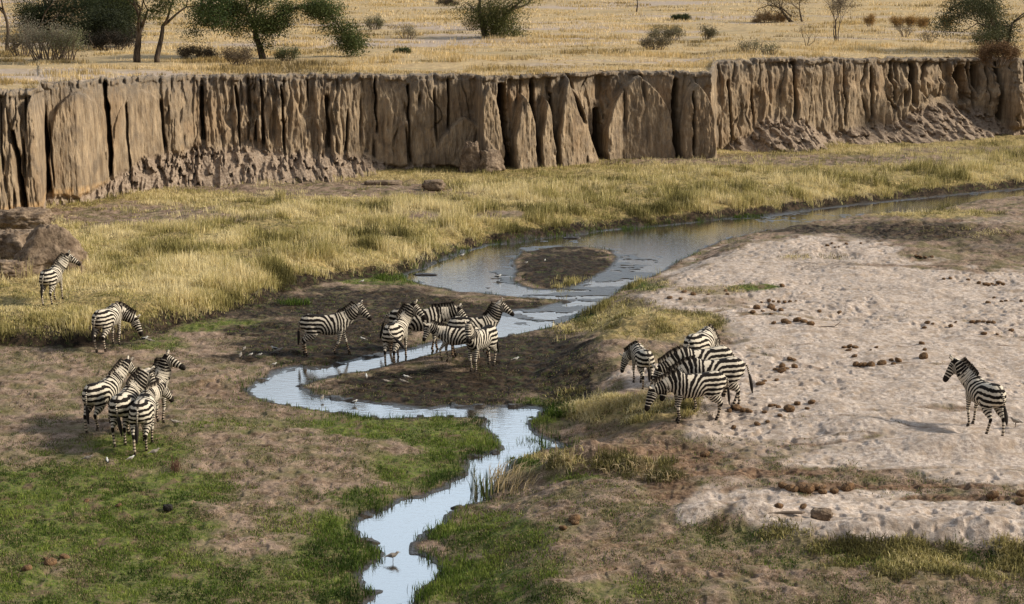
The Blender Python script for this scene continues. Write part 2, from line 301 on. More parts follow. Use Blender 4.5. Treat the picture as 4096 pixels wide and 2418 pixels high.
c = g.mix(g.rng(mWt, .25, .95, 0, .75), c, g.mix(n2, (.022, .018, .016), (.05, .04, .03)))
g.base(c); g.rough(g.mul(g.rng(mWt, .3, .95, .92, .42), g.rng(mM, .5, 1, 0, .05), 'SUBTRACT'))
g.set(g.b.inputs['Specular IOR Level'], g.rng(mWt, .3, 1, .10, .32))
bp = g.bump(n2, .6, .045); g.bump(n3, .5, .02, bp)
ground = mesh_np('ground', np.stack([XX, YY, ZZ], -1).reshape(-1, 3), gridF(*XX.shape), g.m,
    colors={'mask_a': np.stack([s_sand, s_green, s_mud], -1).reshape(-1, 3), 'mask_b': np.stack([s_tr, s_str, samp(WETM, XX, YY)], -1).reshape(-1, 3)})
tag(ground, kind='structure')
del XX, YY, ZZ, PH
# ------------------------------------------------------------------ water
m = NT('stream_water'); wn = m.noise(1, 4, m.scalevec(m.pos(), (3.2, 9.0, 1))); wn2 = m.noise(1, 3, m.scalevec(m.pos(), (14, 30, 1)))
m.base((.040, .034, .026)); m.rough(.035); m.b.inputs['IOR'].default_value = 1.33; m.b.inputs['Specular IOR Level'].default_value = .5
m.b.inputs['Coat Weight'].default_value = 1.0; m.b.inputs['Coat IOR'].default_value = 1.75; m.b.inputs['Coat Roughness'].default_value = .02
b1 = m.bump(wn, .10, .05); b2 = m.bump(wn2, .07, .02, b1); m.t.links.new(b2, m.b.inputs['Coat Normal'])
px, py = np.meshgrid(np.arange(-14, 50, .35), np.arange(26, 134, .35), indexing='ij'); wq = gridF(*px.shape)
near_ = (samp(dwl, px, py) < 1.0).ravel(); wq = wq[near_[wq].any(1)]; ui, inv = np.unique(wq, return_inverse=True)
wob2 = mesh_np('stream_water', np.stack([px, py, 0*px], -1).reshape(-1, 3)[ui], inv.reshape(-1, 4), m.m); tag(wob2, kind='structure')
# ------------------------------------------------------------------ cliff
NV = np.array([.17, -.985])
cu = cols(-40, 4140, 2.6, -1500, 5600, 12); NR = 150
tx, ty, tz = cliff_top(cu); lipn = (fbm(cu/38., cu*0, 71, 4)-.5)*1.6-.9*sm(vn(cu/22., cu*0, 171), .72, .9)
T, U = np.meshgrid(np.linspace(0, 1, NR), cu, indexing='ij')
TAL = [(-1500,.8,.1),(0,.5,.06),(150,1.0,.10),(330,1.6,.12),(480,2.4,.22),(620,3.0,.30),(800,3.6,.30),(1000,4.2,.27),(1300,4.0,.21),(1600,2.2,.12),(1760,1.2,.08),(1900,1.0,.06),(2000,.3,.04),
       (2880,.3,.04),(2950,2.4,.22),(3050,3.6,.30),(3200,3.8,.30),(3330,3.0,.20),(3560,3.4,.26),(3650,4.0,.42),(3800,4.2,.40),(3900,3.6,.34),(3980,2.0,.22),(4060,1.2,.12),(5600,2.5,.2)]
ta = np.array(TAL, float); TL = np.interp(U, ta[:, 0], ta[:, 1]); TH = (np.interp(U, ta[:, 0], ta[:, 2])+.11)*(.72+.56*fbm(U/110., U*0, 72, 4))
D = .55*(1-T)+(fbm(U/210., T*.7, 73, 2)-.5)*1.1
reg = .35+.9*sm(fbm(U/150., T*.9+4, 74, 2), .3, .7)
calm = np.ones_like(U)
for (a, b, k) in [(165,410,.10),(425,670,.12),(830,940,.6),(1130,1290,.5),(1350,1640,.22),(1640,1735,.2),(1740,2020,.35),(2050,2400,.5),(2440,2700,.18),(2715,2860,.4),(680,800,.35),(2880,3160,.55),(3195,3560,.38)]:
    calm = calm*(1-(1-k)*sm(U+30*(fbm(T*4, U*0, int(a), 3)-.5), a-6, a+6)*sm(-U, -b-6, -b+6))
wx = U+75*(fbm(U/90., T*2.6, 75, 3)-.5)
def ridge(q, t, s): return 1-np.abs(2*vn(q, t, s)-1)
D = D+reg*calm*(.24*(ridge(wx/58., T*2.2, 76)**.6-.6)+.14*(ridge(wx/23., T*3.6, 77)**.6-.6)*sm(fbm(U/80., T*2, 177, 2), .35, .6)*1.6)
for (wd_, am_, sd_) in ((118., .62, 301), (43., .26, 303)):        # blocks split off along joints, each with its own height
    qb = (U+wd_*.42*(fbm(T*3.2, U/400., sd_, 3)-.5)*2+wd_*.8*fbm(U/(wd_*2.2), U*0, sd_+7, 2))/wd_; ib = np.floor(qb); fb = qb-ib
    hb = _h(ib, ib*0, sd_); tb = .62+.5*_h(ib, ib*0+3, sd_)
    D = D+calm**.6*am_*(hb-.5)-am_*.55*sm(T+.05*(vn(U/9., T*0, sd_)-.5), tb-.02, tb+.03)*calm-calm**.5*am_*.9*np.exp(-(np.minimum(fb, 1-fb)*wd_/4.5)**2)*(hb > .35)*sm(fbm(U/40., T*2.5, sd_+2, 2), .35, .5)
D = D+calm*.30*(sm(fbm(wx/30., T*2.4, 178, 4), .42, .5)-.5)*reg          # stepped flakes
# overhanging hollows in the upper face
D = D-.45*sm(vn(U/70., T*3.0, 81), .66, .9)*sm(T, .35, .6)*calm
D = D-.9*sm(U, 2025, 2045)*sm(-U, -2480, -2400)*sm(T, .1, .3)
SL = [(1725,2030,.62,.9,-25,2.2),(1860,2035,.93,.5,10,1.3),(2045,2150,.83,1.3,0,3),(2152,2228,.80,1.3,-6,2.2),(2226,2400,.99,1.1,-40,1.5),(2415,2700,.95,1.15,-10,3.5),(2712,2856,.90,1.5,-6,4.5),
      (-60,22,.62,1.3,0,2.5),(22,90,.66,1.0,-12,2.5),(85,165,.96,.9,0,6),(180,425,.93,.55,8,7),(435,690,.90,.45,0,6),(815,865,.80,.5,0,3),(1320,1352,.66,.7,0,2.5),(1632,1730,.97,.35,0,8),
      (2990,3020,.55,.5,0,2),(3280,3320,.42,.5,0,2),(3560,3640,.5,.5,0,2),(3660,3725,.57,.6,0,2.2),(3860,4000,.62,.5,0,5),(1130,1220,.8,.4,0,2.4),(3090,3150,.5,.35,0,2.4)]
for (a, b, tt, dp, skew, pk) in SL:
    hw = (b-a)/2; wv = hw*np.clip(1-np.clip(T/tt, 0, 1)**pk, 0, 1)**.75; uc = (a+b)/2+skew*T/tt+5*(vn(T*7, T*0, 82)-.5)*2
    f = sm(wv-np.abs(U-uc)+3*(vn(U/7, T*16, 83)-.5), -1, 9)*(T < tt)
    D = D*(1-.8*f)+dp*f*(1-.35*T/tt)
CR = [(30,92,11,3.0,0,.72),(152,172,20,2.2,0,.97),(418,432,8,2.6,.02,.97),(800,815,9,1.6,.25,.9),(1300,1318,8,1.3,.3,.8),(1632,1636,5,1.2,.1,.9),(2008,2040,15,3.2,0,.92),(2140,2148,8,2.6,0,.9),(2205,2224,6,2.2,0,.8),
      (2392,2408,15,3.0,0,.62),(2270,2400,8,1.5,.55,1),(2702,2700,13,3.4,0,.9),(2758,2762,5,1.6,.2,.8),(3176,3190,6,1.7,.35,.95),(3655,3662,10,2.0,.5,.92),(3572,3600,6,1.5,.55,.95),(3846,3850,17,2.0,.52,.9),
      (3905,3925,11,1.6,.60,.9),(3880,3888,6,1.6,.55,.93),(3958,3962,5,1.2,.5,.95),(4022,4018,26,4.0,0,1.01),(500,505,5,.8,.3,.8),(1040,1050,5,1.2,.35,.95),(1122,1128,5,1.2,.3,.9),(940,960,5,1.0,.3,.9),(1500,1512,5,1.3,.5,.95),(1790,1796,5,1.0,.5,.97),(3380,3390,4,1.0,.35,.9),
      (2905,2930,5,1.0,.2,.8),(3000,3030,4,1.2,.2,.7),(640,655,6,1.0,.35,.8),(3490,3500,5,1.0,.4,.9),(3750,3775,5,1.4,.2,.6)]
for (ut, ub, wd, dp, t0, t1) in CR:
    uc = ub+(ut-ub)*T+4*(vn(T*9, T*0, int(ub) % 97)-.5)*2
    ww = wd*(.25+1.15*fbm(T*9, U*0, int(ut) % 89, 3))
    D = D-dp*np.exp(-np.clip(np.abs((U-uc)/ww), 0, 5)**3)*sm(T, t0-.04, t0+.04)*sm(-T, -t1-.03, -t1+.03)
rough_all = .22+.85*calm
D = D+rough_all*(.13*(ridge(wx/12., T*4.0, 78)**.7-.6)+.08*(ridge(wx/5.6+T*2, T*8, 179)**.7-.6))+.05*(vn(U/5., T*30, 79)-.5)+.30*rough_all*(fbm(U/26., T*7, 80, 5)-.5)
for k_ in range(34):
    uc0 = rng.uniform(-60, 4150); t0 = rng.uniform(-.1, .75); t1 = t0+rng.uniform(.15, .6); uc = uc0+rng.normal(0, 22)*(T-t0)+3*(vn(T*11, T*0, k_)-.5)
    D = D-rng.uniform(.3, 1.1)*np.exp(-np.clip(np.abs((U-uc)/rng.uniform(2.2, 5.5)), 0, 5)**2)*sm(T, t0, t0+.12)*sm(-T, -t1, -t1+.12)*(T < .97)
# eroded toe of hanging blocks, talus apron
D = D-.55*sm(-T, -.045, -.015)*((U > 2030) & (U < 2885))
D = D+(.10+.14*calm)*(fbm(U/17., T*11, 480, 5)-.5)+.07*(vn(U/6.5, T*7, 481)-.5)*(.4+.8*calm)
q = np.clip(1-T/np.maximum(TH, .01), 0, 1)
gul = (fbm(U/34.+T*9, T*5, 84, 4)-.5)
D = np.where(T < TH, np.maximum(D*(1-.93*sm(q, 0, .22)), 0)+TL*1.75*q**1.55+(gul*.9+.5*sm(fbm(U/15., T*16, 484, 4), .5, .62)-.35*sm(fbm(U/22., T*9, 485, 4), .52, .62))*sm(q, 0, .25)*np.minimum(TL, 3)/3, D)
# soil lip: overhangs a little, ragged
lip = sm(T, .945, .965)
D = D*(1-.6*lip)+lip*(.10+.5*lipn[None, :]+.12*(vn(U/9, T*40, 85)-.5)); D = D-.5*sm(T, .985, 1.0)**2
X = tx[None, :]+NV[0]*D; Y = ty[None, :]+NV[1]*D; Z = -.35+(tz[None, :]+.35)*T+.03*(fbm(U/9, T*20, 86, 2)-.5)+sm(T, .8, 1)*(.30*(fbm(U/30., T*0, 186, 4)-.55))
tzs = np.interp(cu, cu, np.convolve(np.pad(tz, 60, 'edge'), np.hanning(121)/np.hanning(121).sum(), 'same')[60:-60]); lipz = Z[-1]; lipd = D[-1].copy()
m = NT('cliff_earth'); pv = m.scalevec(m.pos(), (1.0, 1.0, .16)); a1 = m.noise(3.2, 5, pv); a2 = m.noise(11, 4, pv); a3 = m.noise(22, 3); a4 = m.noise(.35, 3); a5 = m.noise(4.5, 5)
tA = m.attr('height'); tal = m.attr('talus')
e = m.mix(m.rng(a1, .35, .65), (.165, .115, .070), (.48, .36, .235)); e = m.mix(m.rng(a2, .42, .68, 0, .8), e, m.mix(a3, (.10, .075, .052), (.50, .41, .30)))
e = m.mix(m.rng(a4, .50, .64, 0, .45), e, (.28, .18, .10)); a7 = m.noise(30, 3, m.scalevec(m.pos(), (1, 1, .07))); e = m.mix(m.rng(a7, .50, .64, 0, .5), e, (.11, .082, .058)); a6 = m.noise(1.1, 6); e = m.mix(m.rng(a6, .50, .66, 0, .55), e, (.12, .095, .075))
och = m.mix(m.rng(a5, .35, .65), (.36, .22, .10), (.52, .37, .22)); e = m.mix(m.mul(m.rng(m.attr('ochre'), .35, .6), m.rng(a1, .3, .5)), e, och)
e = m.mix(m.mul(m.rng(tA, .80, .96, 0, .85), m.rng(a5, .3, .6)), e, m.mix(m.rng(a3, .35, .65), (.10, .085, .07), (.23, .20, .17)))
tc = m.mix(m.rng(a5, .38, .62), (.22, .16, .115), (.42, .33, .25)); tc = m.mix(m.rng(a3, .5, .7), tc, (.15, .11, .08)); e = m.mix(tal, e, tc)
m.base(e); m.rough(.95); bb = m.bump(a2, .7, .12); m.bump(a3, .6, .05, bb)
och_f = sm(-T, -.34, -.16)*(U < 760)*sm(-U, -760, -560)+.8*sm(vn(U/60., T*3, 88), .62, .8)*((U > 640) & (U < 900))*sm(-T, -.6, -.3)
cl = mesh_np('river_cliff', np.stack([X, Y, Z], -1).reshape(-1, 3), gridF(*U.shape), m.m, attrs={'height': T.ravel(), 'talus': (sm(q, 0, .2)).ravel(), 'ochre': och_f.ravel()})
tag(cl, kind='structure')
# ------------------------------------------------------------------ plateau above the cliff, to the horizon
bd = np.concatenate([[0, .06, .15, .3, .5, .75], np.geomspace(1.05, 70, 75), np.geomspace(75, 4200, 60)])
r = np.hypot(tx, ty)
BD, UU = np.meshgrid(bd, cu, indexing='ij'); k = np.exp(-BD/.6)
PX = tx[None, :]*(1+BD/r[None, :])+NV[0]*lipd[None, :]*k; PY = ty[None, :]*(1+BD/r[None, :])+NV[1]*lipd[None, :]*k
def plat_dz(x, y, bd): return (fbm(x*.12, y*.12, 91, 3)-.5)*.55*sm(bd, 0, 8)+(fbm(x*.9, y*.9, 92, 3)-.5)*.10*sm(bd, 0, 1)+.0016*np.clip(bd-60, 0, 400)
PZ = (tz[None, :]+(tzs-tz)[None, :]*sm(BD, .3, 6))*sm(-BD, -40, 0)+np.exp(-BD/.9)*(.30*(fbm(cu/30., cu*0, 186, 4)-.55))[None, :]+5.75*(1-sm(-BD, -40, 0))+plat_dz(PX, PY, BD); PZ[0] = lipz
m = NT('dry_plain'); pv = m.scalevec(m.pos(), (.45, 1.0, 1)); a1 = m.noise(.075, 6, pv, .62); a2 = m.noise(2.5, 5); a3 = m.noise(11, 3); a4 = m.noise(.55, 4, pv)
e = m.mix(m.rng(a2, .35, .65), (.31, .22, .12), (.53, .395, .205)); e = m.mix(m.rng(a4, .52, .66, 0, .6), e, (.25, .21, .11)); e = m.mix(m.rng(a3, .5, .7, 0, .7), e, (.20, .15, .08))
bare = m.mix(m.rng(a2, .35, .65), (.30, .235, .185), (.43, .345, .275)); e = m.mix(m.rng(a1, .535, .60), e, bare)
e = m.mix(m.mul(m.attr('edge'), m.rng(a3, .3, .6)), e, (.24, .20, .16)); m.base(e); m.rough(.95); m.bump(a3, .6, .05)
pl = mesh_np('plateau', np.stack([PX, PY, PZ], -1).reshape(-1, 3), gridF(*UU.shape), m.m, attrs={'edge': np.exp(-BD/.45).ravel()}); tag(pl, kind='structure')
TZS = (cu, tzs)
def plat(u, v):
    """point of the plateau seen at u, v"""
    u = np.asarray(u, float); v = np.asarray(v, float); z = np.full(u.shape, 5.8)
    tx0, ty0, tz0 = cliff_top(u); r0 = np.hypot(tx0, ty0)
    for _ in range(9):
        x, y = W(u, v, z); b = np.maximum(np.hypot(x, y)-r0, 0)
        zs_ = np.interp(2048+FPX*x/(y*cp+HC*sp), cu, tzs); tq = tz0+(zs_-tz0)*sm(b, .3, 6); zz = tq*sm(-b, -40, 0)+5.75*(1-sm(-b, -40, 0))+plat_dz(x, y, b); z = .5*z+.5*zz
    return x, y, z, np.hypot(x, y)-r0
# ------------------------------------------------------------------ grass: blades
def blades(name, x, y, z, h, wd, lean, tint, mat, bend=1.0, az=None, tipdark=None):
    n = len(x)
    if n == 0: return None
    a = rng.uniform(0, 2*np.pi, n) if az is None else az
    b = rng.uniform(0, np.pi, n); dx = np.cos(a)*lean; dy = np.sin(a)*lean; hz = np.sqrt(np.clip(1-np.clip(lean, 0, .95)**2, .1, 1))
    wx_, wy_ = np.cos(b)*wd/2, np.sin(b)*wd/2
    P0 = np.stack([x-wx_, y-wy_, z], 1); P1 = np.stack([x+wx_, y+wy_, z], 1)
    mx_, my_, mz = x+dx*h*.35, y+dy*h*.35, z+h*.55*hz
    P2 = np.stack([mx_+wx_*.8, my_+wy_*.8, mz], 1); P3 = np.stack([mx_-wx_*.8, my_-wy_*.8, mz], 1)
    P4 = np.stack([x+dx*h*(.9+.3*bend*lean), y+dy*h*(.9+.3*bend*lean), z+h*hz*(1-.35*bend*lean)], 1)
    V = np.stack([P0, P1, P2, P3, P4], 1).reshape(-1, 3); i = np.arange(n)*5
    T2 = np.repeat(tint, 5, 0)
    return mesh_np(name, V, [np.stack([i, i+1, i+2, i+3], 1), np.stack([i+3, i+2, i+4], 1)], mat, smooth=False, colors={'tint': T2})
def pal(n, t, cols_):
    """t in 0..1 picks along a palette, with a little scatter per blade"""
    c = np.array(cols_); t = np.clip(t, 0, .9999)*(len(c)-1); i = t.astype(int); f = (t-i)[:, None]
    return np.clip((c[i]*(1-f)+c[i+1]*f)*rng.uniform(.72, 1.3, (n, 1)), 0, 1)
def scat(n, u0, u1, v0, v1):
    u = rng.uniform(u0, u1, n); v = rng.uniform(v0, v1, n); z = np.full(n, .3)
    for _ in range(8):
        x, y = W(u, v, z); z = .5*z+.5*Hs(x, y)
    x, y = W(u, v, z); return u, v, x, y, Hs(x, y)
def clump(x, y, k, sig, *arrs):
    x = np.repeat(x, k); y = np.repeat(y, k); x = x+rng.normal(0, 1, len(x))*np.repeat(sig, k) if np.ndim(sig) else x+rng.normal(0, sig, len(x))
    y = y+(rng.normal(0, 1, len(y))*np.repeat(sig, k) if np.ndim(sig) else rng.normal(0, sig, len(y)))
    return (x, y)+tuple(np.repeat(a, k) for a in arrs)
BM = blade_mat('grass_blade')
STRAWP = [(.10,.09,.03), (.25,.22,.075), (.47,.405,.155), (.65,.54,.26), (.76,.65,.38)]
GOLDP = [(.17,.13,.06), (.42,.31,.13), (.60,.44,.20), (.70,.54,.28), (.74,.60,.38)]
GREENP = [(.025,.045,.008), (.060,.105,.014), (.135,.185,.03), (.24,.28,.06)]
def inside_cliff(x, y):
    a = tx; u = 2048+FPX*x/(y*cp+HC*sp); return y < np.interp(u, cu, ty)-.2
# tall dry grass on the far bank
u, v, x, y, z = scat(125000, -160, 4260, 560, 1440)
pr = samp(STRAW, x, y)*(samp(dE, x, y) < .5)*(samp(dwl, x, y) > .12); tuft = fbm(x*1.1, y*1.1, 101, 3)
keep = (rng.random(len(x)) < pr*(.16+1.3*sm(tuft, .38, .62))) & inside_cliff(x, y); x, y = x[keep], y[keep]
hh = .14+.52*sm(fbm(x*.8, y*.8, 101, 3), .3, .75)*(.5+fbm(x*2.6, y*2.6, 201, 2)); hh = hh*np.interp(samp(dN, x, y), [0, 1, 4, 9, 16], [.6, 1.05, 1.0, .8, .45])
lx, ly = W(180, 1260, .4); hh = hh*(1-.72*np.exp(-((x-lx)/4.5)**2-((y-ly)/4.0)**2))
gt = fbm(x*.5, y*.5, 103, 3)
x, y, hh, gt = clump(x, y, 8, .10, hh, gt); n = len(x); z = Hs(x, y)-.02
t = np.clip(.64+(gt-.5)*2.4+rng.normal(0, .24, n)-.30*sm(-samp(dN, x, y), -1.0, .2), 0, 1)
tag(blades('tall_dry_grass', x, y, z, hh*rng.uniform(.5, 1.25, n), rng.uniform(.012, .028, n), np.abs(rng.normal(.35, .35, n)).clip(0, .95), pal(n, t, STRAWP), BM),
    'tall straw yellow grass covering the far bank between stream and cliff', kind='stuff')
# fresh green fringe along the stream and green turf
u, v, x, y, z = scat(150000, -160, 4260, 860, 2520)
pg = samp(GREEN, x, y)*(1-.7*samp(MUD, x, y)); q1 = fbm(x*1.7, y*1.7, 105, 4); dl = samp(dwl, x, y)
keep = (rng.random(len(x)) < pg*sm(q1*.6+.4*fbm(x*4.5, y*4.5, 115, 3), .42, .56)*1.0+.35*np.exp(-np.clip(dl, 0, 9)/.35)*((samp(MUD, x, y) < .85) | (np.abs(samp(dN, x, y)) < .8))) & (dl > -.10)
x, y, dl = x[keep], y[keep], dl[keep]; q2 = fbm(x*.9, y*.9, 106, 3); wet = np.exp(-np.clip(dl, 0, 9)/.5)
x, y, q2, wet = clump(x, y, 5, .07, q2, wet); n = len(x); z = Hs(x, y)-.01
t = np.clip(.52+(q2-.5)*1.9+rng.normal(0, .2, n)-.35*wet, 0, 1)
tag(blades('green_turf', x, y, z, (.035+.05*q2+.14*wet)*rng.uniform(.5, 1.5, n), rng.uniform(.010, .022, n), np.abs(rng.normal(.3, .3, n)).clip(0, .95), pal(n, t, GREENP), BM),
    'short green grass on the near meadow and along the stream edges', kind='stuff')
# sparse short growth over the brown soil
u, v, x, y, z = scat(170000, -160, 4260, 1150, 2520)
q1 = fbm(x*1.3, y*1.3, 107, 4); keep = (rng.random(len(x)) < (1-samp(SAND, x, y))*(1-.6*samp(MUD, x, y))*(1-samp(TRACK, x, y))*sm(q1, .42, .62)*.8) & (samp(dwl, x, y) > .15)
x, y = x[keep], y[keep]; x, y = clump(x, y, 4, .08); n = len(x); z = Hs(x, y)-.01; t = rng.random(n)
col = np.where((rng.random(n) < .45)[:, None], pal(n, t*.8, GREENP), pal(n, t, [(.045,.035,.018), (.12,.09,.05), (.30,.24,.13), (.42,.34,.2)]))
tag(blades('sparse_turf', x, y, z, rng.uniform(.02, .07, n), rng.uniform(.010, .02, n), np.abs(rng.normal(.45, .3, n)).clip(0, .95), col, BM),
    'thin withered turf scattered over the brown valley soil', kind='stuff')
# straw on the near mounds and the sand bank edge
MG = [(2600,1290,300,60,1.0,.13),(2450,1240,200,50,.7,.12),(2520,1640,270,50,1.2,.17),(2330,1610,140,50,.9,.16),(2680,1600,120,40,.8,.15),(2480,1140,230,34,.6,.10),(3750,852,270,18,1.3,.22),
      (2850,1158,170,14,.8,.10),(3300,1030,180,10,.7,.10),(3500,2200,260,40,.8,.13),(3930,2225,260,50,.9,.14),(3750,2290,420,50,.45,.12),(2950,2100,230,30,.5,.10),(3700,2260,420,90,.35,.12),
      (2450,1850,260,28,.9,.20),(2620,1900,120,26,1.0,.20),(3100,2130,150,24,.5,.10),(3880,930,200,20,.5,.10),(2200,1830,110,14,.8,.14)]
X_, Y_, H_ = [], [], []
for (mu, mv, ru, rv, de, hg) in MG:
    n = int(de*ru*rv*.17); a = rng.uniform(0, 6.283, n); q = np.sqrt(rng.random(n))
    uu, vv = mu+ru*q*np.cos(a), mv+rv*q*np.sin(a); z = np.full(n, .6)
    for _ in range(8):
        x, y = W(uu, vv, z); z = .5*z+.5*Hs(x, y)
    kp = (fbm(x*1.9, y*1.9, 108, 4) > .45+.12*rng.random(n)) & (samp(dwl, x, y) > .1)
    X_.append(x[kp]); Y_.append(y[kp]); H_.append(np.full(kp.sum(), hg))
x, y, hh = map(np.concatenate, (X_, Y_, H_)); x, y, hh = clump(x, y, 4, .09, hh); n = len(x); z = Hs(x, y)-.01
t = np.clip(.40+(fbm(x*.9, y*.9, 109, 3)-.5)*2.2+rng.normal(0, .28, n)-.32*(y < 43), 0, 1)
tag(blades('mound_grass', x, y, z, hh*rng.uniform(.4, 1.6, n), rng.uniform(.010, .022, n), np.abs(rng.normal(.6, .3, n)).clip(0, .95), pal(n, t, STRAWP), BM, bend=1.4),
    'matted straw and olive grass on the earth mounds of the sandy bank', kind='stuff')
# plateau grass
n0 = 85000; u = rng.uniform(-160, 4260, n0); v = rng.uniform(-50, 1, n0)*0+rng.uniform(-30, 375, n0); ve = itp(u, VT); keep = v < ve-1; u, v = u[keep], v[keep]
x, y, z, bd_ = plat(u, v); keep = (fbm(x*.22, y*.5, 111, 4)+.25*np.exp(-bd_/3) > .485+.09*rng.random(len(x))) & (bd_ > .05); x, y, bd_ = x[keep], y[keep], bd_[keep]
hh = .12+.26*sm(fbm(x*.5, y*.5, 112, 3), .35, .7); gt = fbm(x*.16, y*.3, 113, 3); far = np.clip(bd_/40, 0, 3)
x, y, hh, gt, far = clump(x, y, 5, .09+far*.12, hh, gt, far); n = len(x)
u_, v_ = proj(x, y, 5.8); tx0, ty0, tz0 = cliff_top(u_); bd_ = np.hypot(x, y)-np.hypot(tx0, ty0); keep = bd_ > .05
x, y, hh, gt, far, bd_, tz0 = [a[keep] for a in (x, y, hh, gt, far, bd_, tz0)]; n = len(x)
zs_ = np.interp(2048+FPX*x/(y*cp+HC*sp), cu, tzs); tz0 = tz0+(zs_-tz0)*sm(bd_, .3, 6); z = tz0*sm(-bd_, -40, 0)+5.75*(1-sm(-bd_, -40, 0))+plat_dz(x, y, bd_)-.02
t = np.clip(.50+(gt-.5)*2.6+rng.normal(0, .17, n)+.06*far, 0, 1)
tag(blades('plateau_grass', x, y, z, hh*rng.uniform(.5, 1.3, n), rng.uniform(.014, .03, n)*(1+far*.8), np.abs(rng.normal(.2, .25, n)).clip(0, .9), pal(n, t, GOLDP), BM),
    'golden dry grass across the plain above the cliff', kind='stuff')
# ------------------------------------------------------------------ zebras
M = NT('zebra_coat'); ph = M.attr('phase'); dk = M.attr('dark'); dirt = M.attr('dirt'); wv = M.attr('duty')
nz = M.noise(9, 3, M.obj()); nz2 = M.noise(40, 3, M.obj())
pp = M.mul(ph, M.mul(M.mul(nz, .5, 'SUBTRACT'), .55), 'ADD')
sn = M.mul(M.mul(M.mul(pp, 2*math.pi), 0, 'ADD'), 0, 'SINE')
f = M.rng(M.mul(sn, wv, 'ADD'), -.16, .16)
white = M.mix(nz2, (.52, .455, .36), (.72, .655, .55)); white = M.mix(M.mul(dirt, M.rng(nz, .3, .6, .45, 1)), white, (.30, .19, .11))
c = M.mix(f, white, M.mix(nz2, (.006, .005, .005), (.020, .016, .013))); c = M.mix(dk, c, (.018, .014, .012))
M.base(c); M.rough(.75); M.b.inputs['Specular IOR Level'].default_value = .08; COAT = M.m
HAIR = plain('zebra_hair', (.020, .016, .014), .7, .3, 30); EYE = plain('eye_dark', (.01, .008, .007), .15, .1)
def unit(v): v = np.asarray(v, float); return v/(np.linalg.norm(v)+1e-9)
def tube(rings, up=(0, 0, 1), ns=14, sq=1.0):
    """rings: (centre, half width, half height[, axis]); closed skin around a bent axis"""
    P = [np.asarray(r[0], float) for r in rings]; V = []; n = len(P)
    for i in range(n):
        ax = unit(P[min(i+1, n-1)]-P[max(i-1, 0)]) if len(rings[i]) < 4 else unit(rings[i][3])
        side = unit(np.cross(up, ax)); u2 = unit(np.cross(ax, side))
        for k in range(ns):
            a = 2*math.pi*k/ns; ca, sa = math.cos(a), math.sin(a)
            V.append(P[i]+side*rings[i][1]*ca+u2*rings[i][2]*sa)
    F = [(i*ns+k, i*ns+(k+1) % ns, (i+1)*ns+(k+1) % ns, (i+1)*ns+k) for i in range(n-1) for k in range(ns)]
    V += [P[0], P[-1]]; a, b = n*ns, n*ns+1
    T3 = [(a, (k+1) % ns, k) for k in range(ns)]+[(b, (n-1)*ns+k, (n-1)*ns+(k+1) % ns) for k in range(ns)]
    return np.array(V), F, T3
class Acc:
    def __init__(s): s.V = []; s.F = []; s.n = 0
    def add(s, t):
        V, Fq, Ft = t; s.V.append(np.asarray(V)); s.F += [tuple(i+s.n for i in f) for f in list(Fq)+list(Ft)]; s.n += len(V)
    def mesh(s, name):
        me = bpy.data.meshes.new(name); me.from_pydata(np.concatenate(s.V).tolist(), [], s.F); me.update(); return me
def remeshed(acc, voxel, it=5, fac=.5):
    me = acc.mesh('tmp'); o = bpy.data.objects.new('tmp', me); C.objects.link(o)
    r = o.modifiers.new('r', 'REMESH'); r.mode = 'VOXEL'; r.voxel_size = voxel; r.use_smooth_shade = True
    s_ = o.modifiers.new('s', 'SMOOTH'); s_.factor = fac; s_.iterations = it
    dg = bpy.context.evaluated_depsgraph_get(); e = o.evaluated_get(dg); out = bpy.data.meshes.new_from_object(e)
    bpy.data.objects.remove(o); bpy.data.meshes.remove(me)
    out.polygons.foreach_set('use_smooth', np.ones(len(out.polygons), bool)); return out
def bez(p0, p1, p2, p3, t): return (1-t)**3*p0+3*t*(1-t)**2*p1+3*t*t*(1-t)*p2+t**3*p3
def sph(el, az): return np.array([math.cos(R(el))*math.cos(R(az)), math.cos(R(el))*math.sin(R(az)), math.sin(R(el))])
def ik(a, b, l1, l2, fwd):
    """joint between a and b, bent towards +-x"""
    d = b-a; L = np.linalg.norm(d); L2 = min(L, (l1+l2)*.998); x = (l1*l1-l2*l2+L2*L2)/(2*L2); h = math.sqrt(max(l1*l1-x*x, 0))
    ax = d/L; s_ = unit(np.array([fwd, 0, 0])-ax*ax[0]*fwd); return a+ax*x*(L/L2)+s_*h
def segd(P, a, b):
    ab = b-a; t = np.clip((P-a)@ab/(ab@ab+1e-9), 0, 1); return np.linalg.norm(P-a-t[:, None]*ab, axis=1), t
